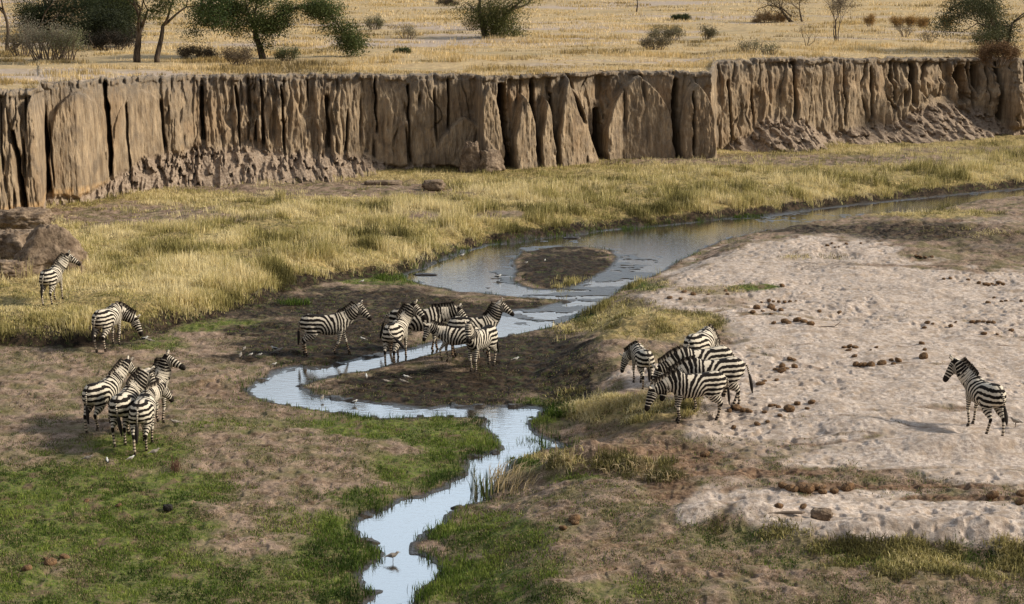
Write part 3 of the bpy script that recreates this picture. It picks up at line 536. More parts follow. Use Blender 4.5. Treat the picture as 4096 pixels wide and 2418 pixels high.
def zebra(label, uv, yaw, size=1.0, neck=40, nyaw=0, hel=-45, hyaw=None, legs=((0,0),(0,0),(0,0),(0,0)), tail=(0, 0), duty=.05, fat=1.0, dust=.35, ear=1, nl=1.0, zadj=0):
    """neck / nyaw: neck elevation and side bend; hel / hyaw: head pitch and heading relative to the body; legs: (dx, lift) front-left, front-right, hind-left, hind-right"""
    if hyaw is None: hyaw = nyaw
    x0, y0, z0 = hit(*uv)
    root = thing('zebra', label, 'zebra', (x0, y0, z0-.01+zadj), R(yaw), 'zebras grazing and walking along the stream'); root.scale = (size,)*3
    A = Acc()
    tr = [(-.80,1.02,.07,.10),(-.76,1.03,.15,.18),(-.68,1.035,.205,.235),(-.54,1.04,.248,.292),(-.36,1.015,.262,.300),(-.16,.972,.275*fat,.308),(.06,.950,.280*fat,.318),(.26,.962,.262*fat,.328),
          (.42,.995,.245,.338),(.55,1.025,.205,.305),(.64,1.03,.165,.235),(.70,1.04,.09,.14)]
    A.add(tube([((x, 0, z), a, b, (1, 0, 0)) for x, z, a, b in tr], ns=20))
    # neck
    nd = sph(neck, nyaw); B0 = np.array([.44, 0, 1.06]); L = .66*nl; hd = sph(hel, hyaw)
    P3 = np.array([.53, 0, 1.10])+nd*L; P1 = B0+np.array([.20, 0, .06])+nd*.05; P2 = P3-unit(nd*1.0-hd*.15+np.array([0, 0, .12]))*.24
    ts = np.linspace(0, 1, 11); NP = np.array([bez(B0, P1, P2, P3, t) for t in ts])
    nw = np.interp(ts, [0, .3, .65, 1], [.19, .150, .118, .100]); nh = np.interp(ts, [0, .3, .65, 1], [.30, .245, .190, .150])
    A.add(tube([(NP[i], nw[i], nh[i]) for i in range(11)], ns=16))
    # head
    hup = unit(np.cross(hd, np.cross((0, 0, 1) if abs(hd[2]) < .97 else (1, 0, 0), hd)))
    hs = .59; H0_ = P3+hup*.0-hd*.03
    hr = [(-.06,.06,.08,-.0),(.0,.09,.125,-.01),(.12,.105,.150,-.025),(.22,.103,.145,-.028),(.34,.082,.110,-.008),(.46,.066,.082,.0),(.56,.066,.078,-.004),(.62,.056,.062,-.01),(.655,.03,.03,-.012)]
    A.add(tube([(H0_+hd*a*hs/.62+hup*o_, b, c_, hd) for a, b, c_, o_ in hr], up=hup, ns=14))
    side = unit(np.cross(hup, hd))
    for s_ in (-1, 1):
        b0 = H0_+hd*.03+hup*.085+side*s_*.055; ed = unit(hup*.9-hd*.35+side*s_*.45)*ear
        A.add(tube([(b0-ed*.03, .02, .02), (b0+ed*.05, .036, .022), (b0+ed*.11, .036, .018), (b0+ed*.17, .013, .012)], up=side, ns=8))
    # legs
    segs = []
    for i, (dx, lift) in enumerate(legs):
        s_ = 1 if i % 2 == 0 else -1
        if i < 2:
            a = np.array([.46, s_*.135, .86]); ft = np.array([.45+dx, s_*.115, .135+lift]); kn = ik(a, ft, .43, .305, 1)
            hf = ft+np.array([.045+(-.07 if lift > .05 else 0), 0, -.10+(.0 if lift <= .05 else .02)])
            A.add(tube([(a+(0, -s_*.03, .16), .07, .12), (a, .088, .125), (a*.6+kn*.4, .065, .085), (a*.25+kn*.75, .047, .055), (kn, .045, .052), (kn*.7+ft*.3, .032, .036), (kn*.3+ft*.7, .029, .033), (ft, .036, .041),
                        (ft*.5+hf*.5, .030, .032), (hf+(0, 0, .02), .038, .042), (hf-(0, 0, .035), .046, .052)], up=(1, 0, 0.001), ns=10))
            segs.append((a, kn, .10)); segs.append((kn, ft, .05)); segs.append((ft, hf, .05))
        else:
            a = np.array([-.47, s_*.145, .98]); st = np.array([-.40+dx*.25, s_*.155, .74]); ft = np.array([-.62+dx, s_*.12, .140+lift]); hk = ik(st, ft, .37, .345, -1)
            hf = ft+np.array([.045+(-.06 if lift > .05 else 0), 0, -.105+(.0 if lift <= .05 else .02)])
            A.add(tube([(a+(0, -s_*.03, .10), .09, .17), (a, .135, .225), ((a+st)/2, .135, .235), (st, .120, .205), (st*.6+hk*.4, .092, .150), (st*.25+hk*.75, .054, .080), (hk, .042, .060), (hk*.7+ft*.3, .034, .042), (hk*.3+ft*.7, .031, .036), (ft, .037, .043),
                        (ft*.5+hf*.5, .031, .033), (hf+(0, 0, .02), .038, .043), (hf-(0, 0, .035), .047, .053)], up=(1, 0, 0.001), ns=10))
            segs.append((st, hk, .11)); segs.append((hk, ft, .055)); segs.append((ft, hf, .05))
    me = remeshed(A, .0145, 4)
    n = len(me.vertices); co_ = np.empty(n*3, np.float32); me.vertices.foreach_get('co', co_); P = co_.reshape(-1, 3).astype(float)
    # stripe phase
    cx, cz = -.20, .74
    dx, dz = P[:, 0]-cx, P[:, 2]-cz; Af = np.clip(dx, 0, 9)/.092; Bz = np.clip(dz, 0, 9)/.128
    kk = rng.uniform(.90, 1.12); ex_ = rng.uniform(1.6, 1.95); Af = Af*kk; Bz = Bz*kk; trp = (Af**ex_+Bz**ex_)**(1/ex_); w0 = sm(Af, 3.5, 6.5); trp = trp*(1-w0)+(Af+.0)*w0
    thigh = -np.clip(-dz, 0, 9)/.095; low = (dz < 0)
    trp = np.where(low, np.where(dx < .06, thigh-.0+Af*.3, Af), trp)
    dT = np.full(n, 9.)
    for j in range(len(tr)-1):
        d_, t_ = segd(P, np.array([tr[j][0], 0, tr[j][1]]), np.array([tr[j+1][0], 0, tr[j+1][1]])); dT = np.minimum(dT, d_-(tr[j][3]*(1-t_)+tr[j+1][3]*t_))
    nlen = np.linalg.norm(np.diff(NP, axis=0), axis=1); cum = np.concatenate([[0], np.cumsum(nlen)])
    dN_ = np.full(n, 9.); pN = np.zeros(n)
    for j in range(1, 10):
        d_, t_ = segd(P, NP[j], NP[j+1]); q_ = d_-(nh[j]*(1-t_)+nh[j+1]*t_)
        b_ = q_ < dN_; dN_ = np.where(b_, q_, dN_); pN = np.where(b_, (cum[j]+nlen[j]*t_), pN)
    pN = kk*(B0[0]+.08-cx)/.092+(pN-cum[1])/.088
    ax_ = unit(NP[-1]-NP[-2])
    hx = (P-H0_)@hd; hz = (P-H0_)@hup; hyy = (P-H0_)@side; dH = segd(P, H0_+hd*.05, H0_+hd*.60)[0]-np.interp(hx, [0, .25, .6], [.10, .10, .055])
    top = kk*(B0[0]+.08-cx)/.092+(cum[-1]-cum[1])/.088
    pH = top+hx/.080+np.abs(hyy)*4
    G_ = [(dT, trp), (dN_, pN), (dH-.03, pH)]
    dirt = np.zeros(n); dirt = .25*dust*sm(P[:, 2], 1.1, 1.35)*1.0
    for j in range(4):
        s1, s2, s3 = segs[j*3:j*3+3]; base_ = 4.0+(.86-.74)/.098*0 if j < 2 else 0
        pts = [s1[0], s1[1], s2[1], s3[1]]; Lc = 0; dL = np.full(n, 9.); pL = np.zeros(n)
        for a_, b_, r_ in (s1, s2, s3):
            d_, t_ = segd(P, a_, b_); l_ = np.linalg.norm(b_-a_); q_ = d_-r_; bb_ = q_ < dL; dL = np.where(bb_, q_, dL); pL = np.where(bb_, Lc+l_*t_, pL); Lc += l_
        zz = pts[0][2]-pL
        if j < 2: pl_ = 7.0+pL/.064; dL = dL-.02+.12*sm(P[:, 2], .72, .95)
        else: pl_ = -(np.clip(.74-pts[0][2], 0, 1)+pL)/.078; dL = dL+.02+.14*sm(P[:, 2], .66, .80)
        dL = dL+.5*(P[:, 1]*(1 if j % 2 == 0 else -1) < -.01)
        G_.append((dL, pl_))
    dd = np.stack([g_[0] for g_ in G_]); ww = np.exp(-(dd-dd.min(0))/.016); ww /= ww.sum(0); phase = (ww*np.stack([g_[1] for g_ in G_])).sum(0)
    legw = ww[3:].sum(0)
    dark = sm(hx, .45, .51)*ww[2]
    dark = np.maximum(dark, sm(-P[:, 2], -.075, -.045)*legw*0+0)
    for j in range(4):
        hf = segs[j*3+2][1]; dark = np.maximum(dark, sm(-(np.linalg.norm(P-hf, axis=1)), -.10, -.07)*.9)
        a_, b_ = segs[j*3+1][1], segs[j*3+2][1]; dirt = np.maximum(dirt, dust*1.8*sm(-segd(P, (a_+segs[j*3+1][0])/2, b_)[0], -.10, -.05))
    dark = np.maximum(dark, (np.abs(P[:, 1]) < .022)*(dz > .45)*(P[:, 0] < .45)*.9)                      # dorsal line
    for s_ in (-1, 1):
        dark = np.maximum(dark, sm(-np.linalg.norm(P-(H0_+hd*.17+hup*.05+side*s_*.088), axis=1), -.040, -.022))
        b0 = H0_+hd*.03+hup*.085+side*s_*.055; ed = unit(hup*.9-hd*.35+side*s_*.45); dark = np.maximum(dark, (((P-b0)@ed > .135) & (np.linalg.norm(P-b0, axis=1) < .2))*.9)
        phase = np.where(((P-b0)@ed > .03) & (np.linalg.norm(P-b0-ed*.09, axis=1) < .09), .75, phase)
    duty_ = np.full(n, duty)-.9*sm(-P[:, 2], -.66, -.60)*(ww[0] > .5)*(np.abs(P[:, 1]) < .16)-.55*sm(-dz, -.35, .12)*(P[:, 0] < -.62)*sm(-np.abs(P[:, 1]), -.22, -.1)
    duty_ = duty_+.14+.12*ww[1]+.25*ww[2]-.10*legw
    for k_, a_ in (('phase', phase), ('dark', dark), ('dirt', np.clip(dirt, 0, 1)), ('duty', duty_)):
        at = me.attributes.new(k_, 'FLOAT', 'POINT'); at.data.foreach_set('value', a_.astype(np.float32))
    me.name = 'body'; me.materials.clear(); me.materials.append(COAT); body = bpy.data.objects.new('body', me); C.objects.link(body); body.parent = root
    # mane: upright hair along the crest
    k = 420; t = rng.uniform(.10, 1.0, k); pc = np.array([bez(B0, P1, P2, P3, q) for q in t]); hh = np.interp(t, ts, nh)
    tan = np.array([unit(bez(B0, P1, P2, P3, min(q+.02, 1))-bez(B0, P1, P2, P3, q-.02)) for q in t])
    sdv = np.array([unit(np.cross((0, 0, 1), q)) for q in tan]); upv = np.cross(tan, sdv); upv /= np.linalg.norm(upv, axis=1)[:, None]
    hl = np.interp(t, [0, .15, .6, 1], [.05, .11, .14, .14])*rng.uniform(.75, 1.12, k)
    b0 = pc+upv*(hh*.90)[:, None]+sdv*rng.normal(0, .011, k)[:, None]; tip = b0+upv*hl[:, None]+tan*rng.normal(.01, .018, k)[:, None]+sdv*rng.normal(0, .012, k)[:, None]
    wv_ = tan*.016; V = np.stack([b0-wv_, b0+wv_, b0+upv*(hl*.6)[:, None]+wv_, b0+upv*(hl*.6)[:, None]-wv_, tip], 1).reshape(-1, 3); i = np.arange(k)*5
    tt_ = np.interp(t, ts, cum); mp = kk*(B0[0]+.08-cx)/.092+(tt_-cum[1])/.088
    tipd = np.tile([0, 0, .75, .75, 1.], k)
    mane = mesh_np('mane', V, [np.stack([i, i+1, i+2, i+3], 1), np.stack([i+3, i+2, i+4], 1)], COAT, root, False,
                   attrs={'phase': np.repeat(mp, 5), 'dark': tipd, 'dirt': np.full(k*5, .3), 'duty': np.full(k*5, .25)})
    # tail: striped dock and a dark tuft
    out, sw = tail; A2 = Acc(); p0 = np.array([-.765, 0, 1.20]); d1 = unit([-.5-out*.8, sw*.5, -1+out*1.1]); d2 = unit([-.08-out*.55, sw*1.0, -1+out*.75])
    p1 = p0+d1*.16; p2 = p1+d2*.26; p3 = p2+d2*.16+np.array([0, sw*.06, -.05]); p4 = p3+unit(d2+np.array([0, sw*.3, -.55]))*.24
    A2.add(tube([(p0+(.04, 0, -.01), .030, .030), (p1, .026, .026), (p2, .020, .020)], up=(1, .02, .01), ns=8))
    V, Fq, Ft = A2.V[0], A2.F, []
    tl = mesh_np('tail', V, [np.array([f_ for f_ in A2.F if len(f_) == 4]), np.array([f_ for f_ in A2.F if len(f_) == 3])], COAT, root,
                 attrs={'phase': np.linalg.norm(V-p0, axis=1)/.045, 'dark': V[:, 0]*0, 'dirt': V[:, 0]*0+.15, 'duty': V[:, 0]*0})
    A3 = Acc(); A3.add(tube([(p2-d2*.06, .018, .018), (p2+d2*.04, .040, .034), (p3, .050, .040), (p3*.5+p4*.5, .040, .032), (p4, .010, .010)], up=(1, .02, .01), ns=9))
    V = A3.V[0]; V = V+rng.normal(0, .005, V.shape)
    mesh_np('tail_tuft', V, [np.array([f_ for f_ in A3.F if len(f_) == 4]), np.array([f_ for f_ in A3.F if len(f_) == 3])], HAIR, tl)
    for s_ in (-1, 1):
        A4 = Acc(); e0 = H0_+hd*.17+hup*.045+side*s_*.088; A4.add(tube([(e0-side*s_*.012, .006, .006), (e0-side*s_*.004, .018, .018), (e0+side*s_*.006, .012, .012), (e0+side*s_*.010, .004, .004)], up=hup, ns=8))
        mesh_np('eye', A4.V[0], [np.array([f_ for f_ in A4.F if len(f_) == 4]), np.array([f_ for f_ in A4.F if len(f_) == 3])], EYE, root)
    return root
WALK = ((.20, 0), (-.16, .0), (-.22, 0), (.14, 0)); STAND = ((.02, 0), (-.05, 0), (.03, 0), (-.06, 0)); WALK2 = ((-.18, .0), (.20, 0), (.16, 0), (-.24, .02))
FL = [
 ('young zebra stepping through the straw grass below the big boulder, tail hanging', (212, 1212), 84, .93, 48, -44, -38, -66, ((.02,0),(.18,0),(-.06,0),(.16,.0)), (.05,.1), .0, .95, .25),
 ('zebra lowering its head at the foot of the grassy bank, below the boulder', (436, 1392), 76, 1.0, -28, -58, -68, -74, ((.05,0),(.0,0),(-.02,0),(.10,0)), (.1,.1), .0, 1.05, .3),
 ('leftmost zebra of the four on the meadow, ears up, walking away from us', (418, 1712), 72, 1.0, 42, -18, -55, -26, ((.0,.0),(.12,.1),(-.08,0),(.10,.06)), (.0,-.1), .0, 1.03, .3),
 ('zebra behind the group on the meadow with head raised and black muzzle to the right', (606, 1708), 72, 1.0, 74, -50, -30, -72, ((.05,0),(-.05,0),(-.2,0),(.05,0)), (.05,0), .05, 1.0, .3),
 ('zebra in the middle of the meadow group hanging its head over its right side', (508, 1762), 86, 1.02, 46, -50, -68, -80, ((.05,0),(.12,.12),(-.05,0),(.05,0)), (.0,-.2), .05, 1.0, .3),
 ('nearest zebra of the meadow group seen from behind, white ear and striped tail', (580, 1790), 92, 1.02, 14, -26, -50, -34, ((.1,0),(-.1,.0),(-.12,0),(.12,0)), (.0,.05), .0, 1.04, .4),
 ('zebra walking right across the dark mud on its own, seen in full side view', (1305, 1419), 8, 1.0, 40, 0, -48, -4, ((.24,0),(-.22,.04),(-.10,0),(-.02,0)), (-.05,0), .12, 1.02, .6),
 ('zebra at the stream seen from behind, flicking its tail and looking back right', (1586, 1449), 76, 1.02, 56, -58, -46, -84, ((.05,0),(.12,0),(-.10,0),(.02,0)), (.42,-.95), -.12, 1.0, .5),
 ('large zebra standing side on behind the one that flicks its tail', (1668, 1410), 4, 1.10, 13, 0, -50, 6, ((.12,0),(-.02,0),(-.05,0),(-.15,0)), (.3,.1), .08, 1.06, .6),
 ('small zebra facing left with its head hanging over the stream', (1838, 1448), 187, .84, 26, 6, -70, 10, ((.22,.08),(-.05,0),(.0,0),(-.10,0)), (0,0), .05, .96, .4),
 ('zebra facing us at the right end of the stream group, muzzle lowered', (1925, 1476), 240, .96, 50, 14, -56, 32, ((.05,0),(-.06,0),(.02,0),(-.08,0)), (.1,.1), .05, 1.0, .3),
 ('zebra at the back of the stream group with upright neck, looking right', (1893, 1427), 8, .98, 62, 0, -38, -10, ((.02,0),(-.03,0),(.03,0),(-.06,0)), (.0,0), .0, 1.0, .6),
 ('small zebra grazing on the straw mound, apart to the left of the bank group', (2566, 1545), 102, .84, -30, 26, -74, 40, ((.05,0),(.0,0),(.04,0),(-.04,0)), (.0,.0), .05, .98, .25),
 ('zebra on the sand of which only the broad striped rump shows above the others', (2798, 1519), 62, 1.06, -48, -10, -70, -14, STAND, (.0,.05), -.05, 1.12, .1),
 ('zebra with bristling mane grazing at the back of the tight bank group', (2806, 1594), 197, 1.06, -24, 0, -70, 0, STAND, (.05,0), .15, 1.03, .3),
 ('zebra in the middle of the bank group with long tail swinging at the right', (2850, 1638), 192, 1.05, -22, 0, -70, 0, ((.03,0),(-.05,0),(.12,0),(-.12,0)), (.22,.10), .12, 1.05, .3),
 ('nearest zebra of the bank group, side on, grazing at the edge of the sand', (2782, 1684), 193, .98, -16, 0, -70, 6, ((.02,0),(-.03,0),(.05,0),(-.06,0)), (.12,-.1), .20, 1.04, .35),
 ('lone zebra walking away across the pale sand at the far right', (3928, 1724), 106, 1.0, 46, 40, -62, 56, ((-.02,0),(.14,0),(.18,.0),(-.14,0)), (.12,-.12), .02, 1.02, .2),
]
for a in FL:
    zebra(a[0], a[1], a[2], a[3], a[4], a[5], a[6], a[7], a[8], a[9], a[10], a[11], a[12])
# ------------------------------------------------------------------ stones, fallen slabs
def lumpy(seed, seg=72, rgs=52, rough_=.18, flat=(1, 1, 1), boxy=0.0, freq=1.6, peak=0.0):
    th = np.linspace(0.001, math.pi-.001, rgs); ph_ = np.linspace(0, 2*math.pi, seg, endpoint=False)
    TH_, PH_ = np.meshgrid(th, ph_, indexing='ij'); d = np.stack([np.sin(TH_)*np.cos(PH_), np.sin(TH_)*np.sin(PH_), np.cos(TH_)], -1)
    if boxy: d = d/np.maximum(np.abs(d).max(-1, keepdims=True), 1e-6)*boxy+d*(1-boxy)
    q = (fbm(d[..., 0]*freq+seed, d[..., 1]*freq+d[..., 2]*1.3+seed*2, seed, 4)-.5)*2; q2 = (fbm(d[..., 0]*freq*3+seed, d[..., 2]*freq*3+d[..., 1]*2, seed+5, 3)-.5)
    q3 = (fbm(d[..., 0]*freq*7+seed, d[..., 2]*freq*7+d[..., 1]*5, seed+9, 3)-.5); q = np.round(q*3.2)/3.2*.6+q*.4
    d = d*(1+rough_*q+rough_*.8*q2+rough_*.45*q3)[..., None]*np.array(flat)
    d[..., :2] *= (1-peak*np.clip(d[..., 2:3]*.5+.5, 0, 1.2))*(1+peak*.5)
    i = np.arange(rgs*seg).reshape(rgs, seg); j = np.roll(i, -1, 1)
    F = np.stack([i[:-1], i[1:], j[1:], j[:-1]], -1).reshape(-1, 4); return d.reshape(-1, 3), F
m = NT('earth_boulder'); a1 = m.noise(2.2, 5); a2 = m.noise(12, 4); e = m.mix(m.rng(a1, .35, .65), (.12, .085, .06), (.33, .25, .18)); e = m.mix(m.rng(a2, .45, .7, 0, .8), e, (.075, .052, .036))
m.base(e); m.rough(.95); m.bump(a2, .7, .06); BOULD = m.m
def boulder(label, u, v, sx, sy, sz, seed, rot=0, name='boulder', tilt=0, group=None, mat=BOULD, boxy=.35, sink=.12, cat='boulder', rough_=.2, peak=0):
    x, y, z = hit(u, v); V, F = lumpy(seed, rough_=rough_, flat=(sx, sy, sz), boxy=boxy, peak=peak)
    o = mesh_np(name, V, F, mat); o.location = (x, y, z+sz*(1-sink)); o.rotation_euler = (R(tilt), 0, R(rot)); return tag(o, label, cat, group)
boulder('big brown pointed boulder just behind the young zebra', 205, 1090, 1.2, .8, .95, 3, 20, tilt=6, peak=.70, boxy=.45, rough_=.3)
boulder('dark boulder in the shade at the left edge, leaning on the big pointed one', 50, 1040, .95, .8, .62, 8, -20, boxy=.6, rough_=.3)
boulder('low pale earth lump at the left edge below the dark boulder', 20, 1110, .8, .6, .34, 11, 10, boxy=.5, rough_=.3)
boulder('rounded earth lump at the foot of the leftmost cliff crack', 90, 935, 1.2, .8, .55, 14, 0, boxy=.5, rough_=.35)
boulder('pale arrow shaped slab leaning at the cliff foot beside the dark gap', 1885, 690,   .58, .35, .85, 21, 0, 'fallen_slab', 8, peak=.55, boxy=.75, rough_=.25, cat='fallen slab')
boulder('leaning slab just right of the arrow shaped one at the cliff foot', 1965, 686,   .62, .40, .62, 25, 30, 'fallen_slab', -12, peak=.4, boxy=.75, rough_=.25, cat='fallen slab')
boulder('tall pale block standing loose against the cliff face, upper one of two', 1336, 628, .32, .32, 1.0, 31, 0, 'fallen_slab', 4, peak=.4, cat='fallen slab', sink=.0)
boulder('small pale block standing at the foot of the taller loose one', 1356, 640, .34, .30, .55, 33, 0, 'fallen_slab', cat='fallen slab', sink=.0)
boulder('leaning pale earth pinnacle in the dark gap at the right end of the cliff', 4050, 500, .50, .45, 1.55, 37, 0, 'earth_pinnacle', -6, peak=.7, cat='pinnacle', boxy=.1)
boulder('flat pale slab lying on the bare ground below the cliff', 1535, 742, 1.0, .35, .13, 41, 8, 'flat_slab', cat='slab', boxy=.6, rough_=.12)
boulder('brown earth clod with dry grass left of the tall dry bank', 1735, 762, .55, .4, .28, 44, 0, 'earth_clod', cat='clod')
boulder('dark stump like clod on the near sand strip', 3285, 2078, .22, .16, .13, 47, 0, 'earth_clod', cat='clod')
boulder('black dung lump on the green meadow left of the stream', 672, 2043, .11, .08, .075, 49, 0, 'dung_lump', cat='dung', mat=plain('black_dung', (.02,.017,.014)))
boulder('small dark clod in the shallow water at the head of the pool', 2285, 968, .45, .16, .12, 52, 0, 'mud_clod', cat='clod', mat=plain('wet_mud', (.03,.024,.02), .4))
boulder('dark mud heap between the pool and the mud flat', 1705, 1116, .50, .2, .12, 54, 0, 'mud_clod', cat='clod', mat=bpy.data.materials['wet_mud'])
# ------------------------------------------------------------------ dung balls on the sand
m = NT('dry_dung'); a1 = m.noise(14, 4, m.obj()); a2 = m.noise(45, 3, m.obj()); e = m.mix(m.rng(a1, .35, .65), (.06, .032, .017), (.20, .115, .058)); e = m.mix(m.rng(a2, .5, .7), e, (.30, .19, .10)); m.base(e); m.rough(.95); m.bump(a2, .9, .03); DUNG = m.m
dproto = []
for k in range(7):
    V, F = lumpy(200+k*7, 22, 15, .20, (1, 1, .82), .12, 2.6); o = mesh_np('dung_ball', V*.115, F, DUNG); dproto.append(o.data); bpy.data.objects.remove(o)
def q4(zx, zy): return 2600+zx*.595, 850+zy*.595
def q3(zx, zy): return 2600+zx*.6187, 1500+zy*.6187
PILES = [
 ('in the farthest heap at the top of the sand', q4, [(1192,226,1),(1222,210,.9),(1245,238,.8),(1270,236,.7),(1320,216,1),(1158,238,.6)]),
 ('in the short dark row near the far right bank', q4, [(1790,297,1.2),(1815,303,1),(1848,305,.9),(1893,303,1)]),
 ('in the row on the sand at the far right edge', q4, [(2210,478,1.3),(2262,490,1.4),(2300,486,1),(2345,475,1.3),(2372,486,1),(2325,492,.9)]),
 ('in the pair left of the far right row', q4, [(1975,450,.9),(2019,447,1),(2139,456,.9)]),
 ('in the loose scatter at the far right edge', q4, [(2312,577,1),(2272,612,1),(2362,602,.9),(2392,598,.9),(2496,602,1.1)]),
 ('in the reddish line above the two large balls', q4, [(800,597,.9),(830,602,.8),(865,604,.8),(905,606,.9),(940,604,.8),(980,601,.8),(750,607,.6)]),
 ('in the heap with two large balls left of the lone mound', q4, [(718,648,1.7),(812,645,1.8),(690,675,1.2),(760,668,1),(880,664,1.1),(818,688,.9),(840,660,.8)]),
 ('in the row beside the thin forked stick', q4, [(832,748,1.2),(908,742,1.8),(932,750,1.2),(988,732,1.6),(1036,742,1.5),(1080,756,1.3)]),
 ('in the pair on bare sand right of the big heap', q4, [(1138,667,.9),(1272,676,1.2)]),
 ('in the small group around the brown patch at mid right', q4, [(1862,746,1.1),(1842,780,1.1),(2022,768,1.1),(1900,754,.8),(2055,740,.6)]),
 ('in the crumbled row at right, above the lone zebra', q4, [(2166,740,1),(2205,738,1),(2240,740,1.1),(2275,742,1),(2308,746,1.2)]),
 ('in the three well above the lone zebra', q4, [(2244,820,1.3),(2334,822,.9),(2428,798,1.2)]),
 ('in the heap over the long row at mid sand', q4, [(1305,914,1),(1340,906,1.2),(1378,912,1.2),(1336,930,1),(1520,912,.7),(1484,928,.6)]),
 ('in the long row across mid sand', q4, [(1374,972,1.5),(1385,1028,1.3),(1412,1030,1.2),(1444,1028,1.3),(1488,1030,1.6),(1558,1022,1.4),(1622,998,1),(1670,1002,1.6),(1636,1026,1)]),
 ('in the upright line left of the lone zebra', q4, [(1826,886,1.1),(1846,928,1),(1838,978,1.7)]),
 ('in the heap just behind the bank group of zebras', q4, [(940,990,1.4),(970,996,1),(888,1036,1.3),(972,1042,1.5),(886,1068,1.3),(845,1062,1.1),(920,1054,1)]),
 ('on the sand behind the tail of the bank group', q4, [(742,1158,1.3),(770,1138,.8),(850,1130,.9)]),
 ('scattered along the old path near the straw mound', q4, [(132,578,1.2),(230,538,1.3),(290,554,1.1),(520,556,1),(888,498,1.3),(508,532,1),(390,556,.9),(205,584,.9)]),
 ('single, on the sand below the far grass tuft', q4, [(978,255,.9),(1418,210,.9)]),
 ('by the hooves of the bank group', q3, [(562,220,1.6),(600,236,1.2),(628,232,1.1),(640,240,.9),(512,238,1)]),
 ('in the orange crumbs right of the bank group', q3, [(780,204,1.1),(800,200,1),(830,214,.9),(900,228,2.1),(952,190,1.2),(1044,180,1.2),(1016,222,.8),(840,266,1),(740,244,.9)]),
 ('near the front hooves on the near sand', q3, [(695,324,1),(760,306,.9),(540,342,.9),(355,522,1.6)]),
 ('in the dark heap beside the muddy track', q3, [(862,728,1.9),(905,744,1.7),(935,750,1.3),(990,742,1.9),(1022,752,1.8),(1068,732,1.2),(1108,740,1.6),(1115,764,1.3),(1190,758,1.5),(1275,740,1.6),(1010,726,1.3)]),
 ('at the right end of the muddy track', q3, [(2214,788,1.6),(2400,778,1.7),(2395,828,1.3)]),
 ('on the near sand strip', q3, [(832,868,1.3),(990,858,.9),(1140,938,1),(1960,972,1.2),(2184,998,1.1)]),
 ('on the brown slope right of the stream', lambda a, b: (1300+a*.6187, 1500+b*.6187), [(1612,940,1.6),(1616,962,1.2),(1538,996,1.1)]),
 ('on the near green meadow at the left', lambda a, b: (a*.6187, 1500+b*.6187), [(420,1186,1.4),(328,1222,1.6),(176,1262,1.3),(560,820,.9),(300,1195,.9),(765,850,.9)]),
]
for where, fn, pts in PILES:
    for (a, b, sc) in pts:
        u, v = fn(a, b); x, y, z = hit(u, v); o = bpy.data.objects.new('dung_ball', random.choice(dproto)); C.objects.link(o)
        big = 'large' if sc > 1.35 else ('middling' if sc > .95 else 'small'); sc *= random.uniform(.55, .72); o.scale = (sc*random.uniform(.85, 1.4), sc, sc*random.uniform(.6, .95)); o.rotation_euler = (random.uniform(-.4, .4), random.uniform(-.4, .4), random.uniform(0, 6.3)); o.location = (x, y, z+.035*sc)
        tag(o, f'{big} dung ball {where}', 'dung ball', 'dung balls '+where)
# ------------------------------------------------------------------ birds
BW = plain('bird_white', (.62, .61, .58), .6, .08); BG = plain('bird_grey', (.26, .23, .20), .7, .25, 30); BK = plain('bird_black', (.02, .02, .022), .5, .2); BL = plain('bird_leg', (.09, .07, .05))
def bird(label, u, v, az, kind='white', sc=1.0):
    x, y, z = hit(u, v); z = max(z, -.01); root = thing('small_bird', label, 'bird', (x, y, z), R(az), 'small birds feeding round the stream'); root.scale = (sc,)*3
    A = Acc(); A.add(tube([((-.10, 0, .125), .008, .008), ((-.07, 0, .13), .030, .026), ((-.02, 0, .135), .046, .044), ((.03, 0, .145), .043, .042), ((.065, 0, .165), .026, .028), ((.085, 0, .190), .025, .025), ((.105, 0, .196), .021, .021), ((.12, 0, .195), .008, .008)], ns=10))
    A.add(tube([((.112, 0, .194), .006, .006), ((.155, 0, .188), .002, .002)], ns=6))
    me = A.mesh('body'); me.materials.append(BW if kind != 'grey' else BG); me.polygons.foreach_set('use_smooth', np.ones(len(me.polygons), bool)); b = bpy.data.objects.new('body', me); C.objects.link(b); b.parent = root
    for s_ in (-1, 1):
        A = Acc(); A.add(tube([((.045, s_*.034, .155), .008, .022), ((-.02, s_*.046, .148), .010, .030), ((-.09, s_*.026, .135), .006, .016), ((-.14, s_*.010, .128), .002, .005)], ns=8))
        mw = A.mesh('wing'); mw.materials.append(BK if kind == 'pied' else BG); q_ = bpy.data.objects.new('wing', mw); C.objects.link(q_); q_.parent = root
        A = Acc(); A.add(tube([((0, s_*.02, .11), .006, .006), ((.004, s_*.02, .05), .004, .004), ((0, s_*.02, 0), .004, .004), ((.03, s_*.02, .002), .002, .002)], up=(0, 1, .01), ns=5))
        ml = A.mesh('leg'); ml.materials.append(BL); q_ = bpy.data.objects.new('leg', ml); C.objects.link(q_); q_.parent = root
    A = Acc(); A.add(tube([((-.085, 0, .128), .018, .008), ((-.16, 0, .118), .020, .005), ((-.19, 0, .113), .012, .003)], ns=6)); mt = A.mesh('tail'); mt.materials.append(BK if kind == 'pied' else BG); q_ = bpy.data.objects.new('tail', mt); C.objects.link(q_); q_.parent = root
    return root
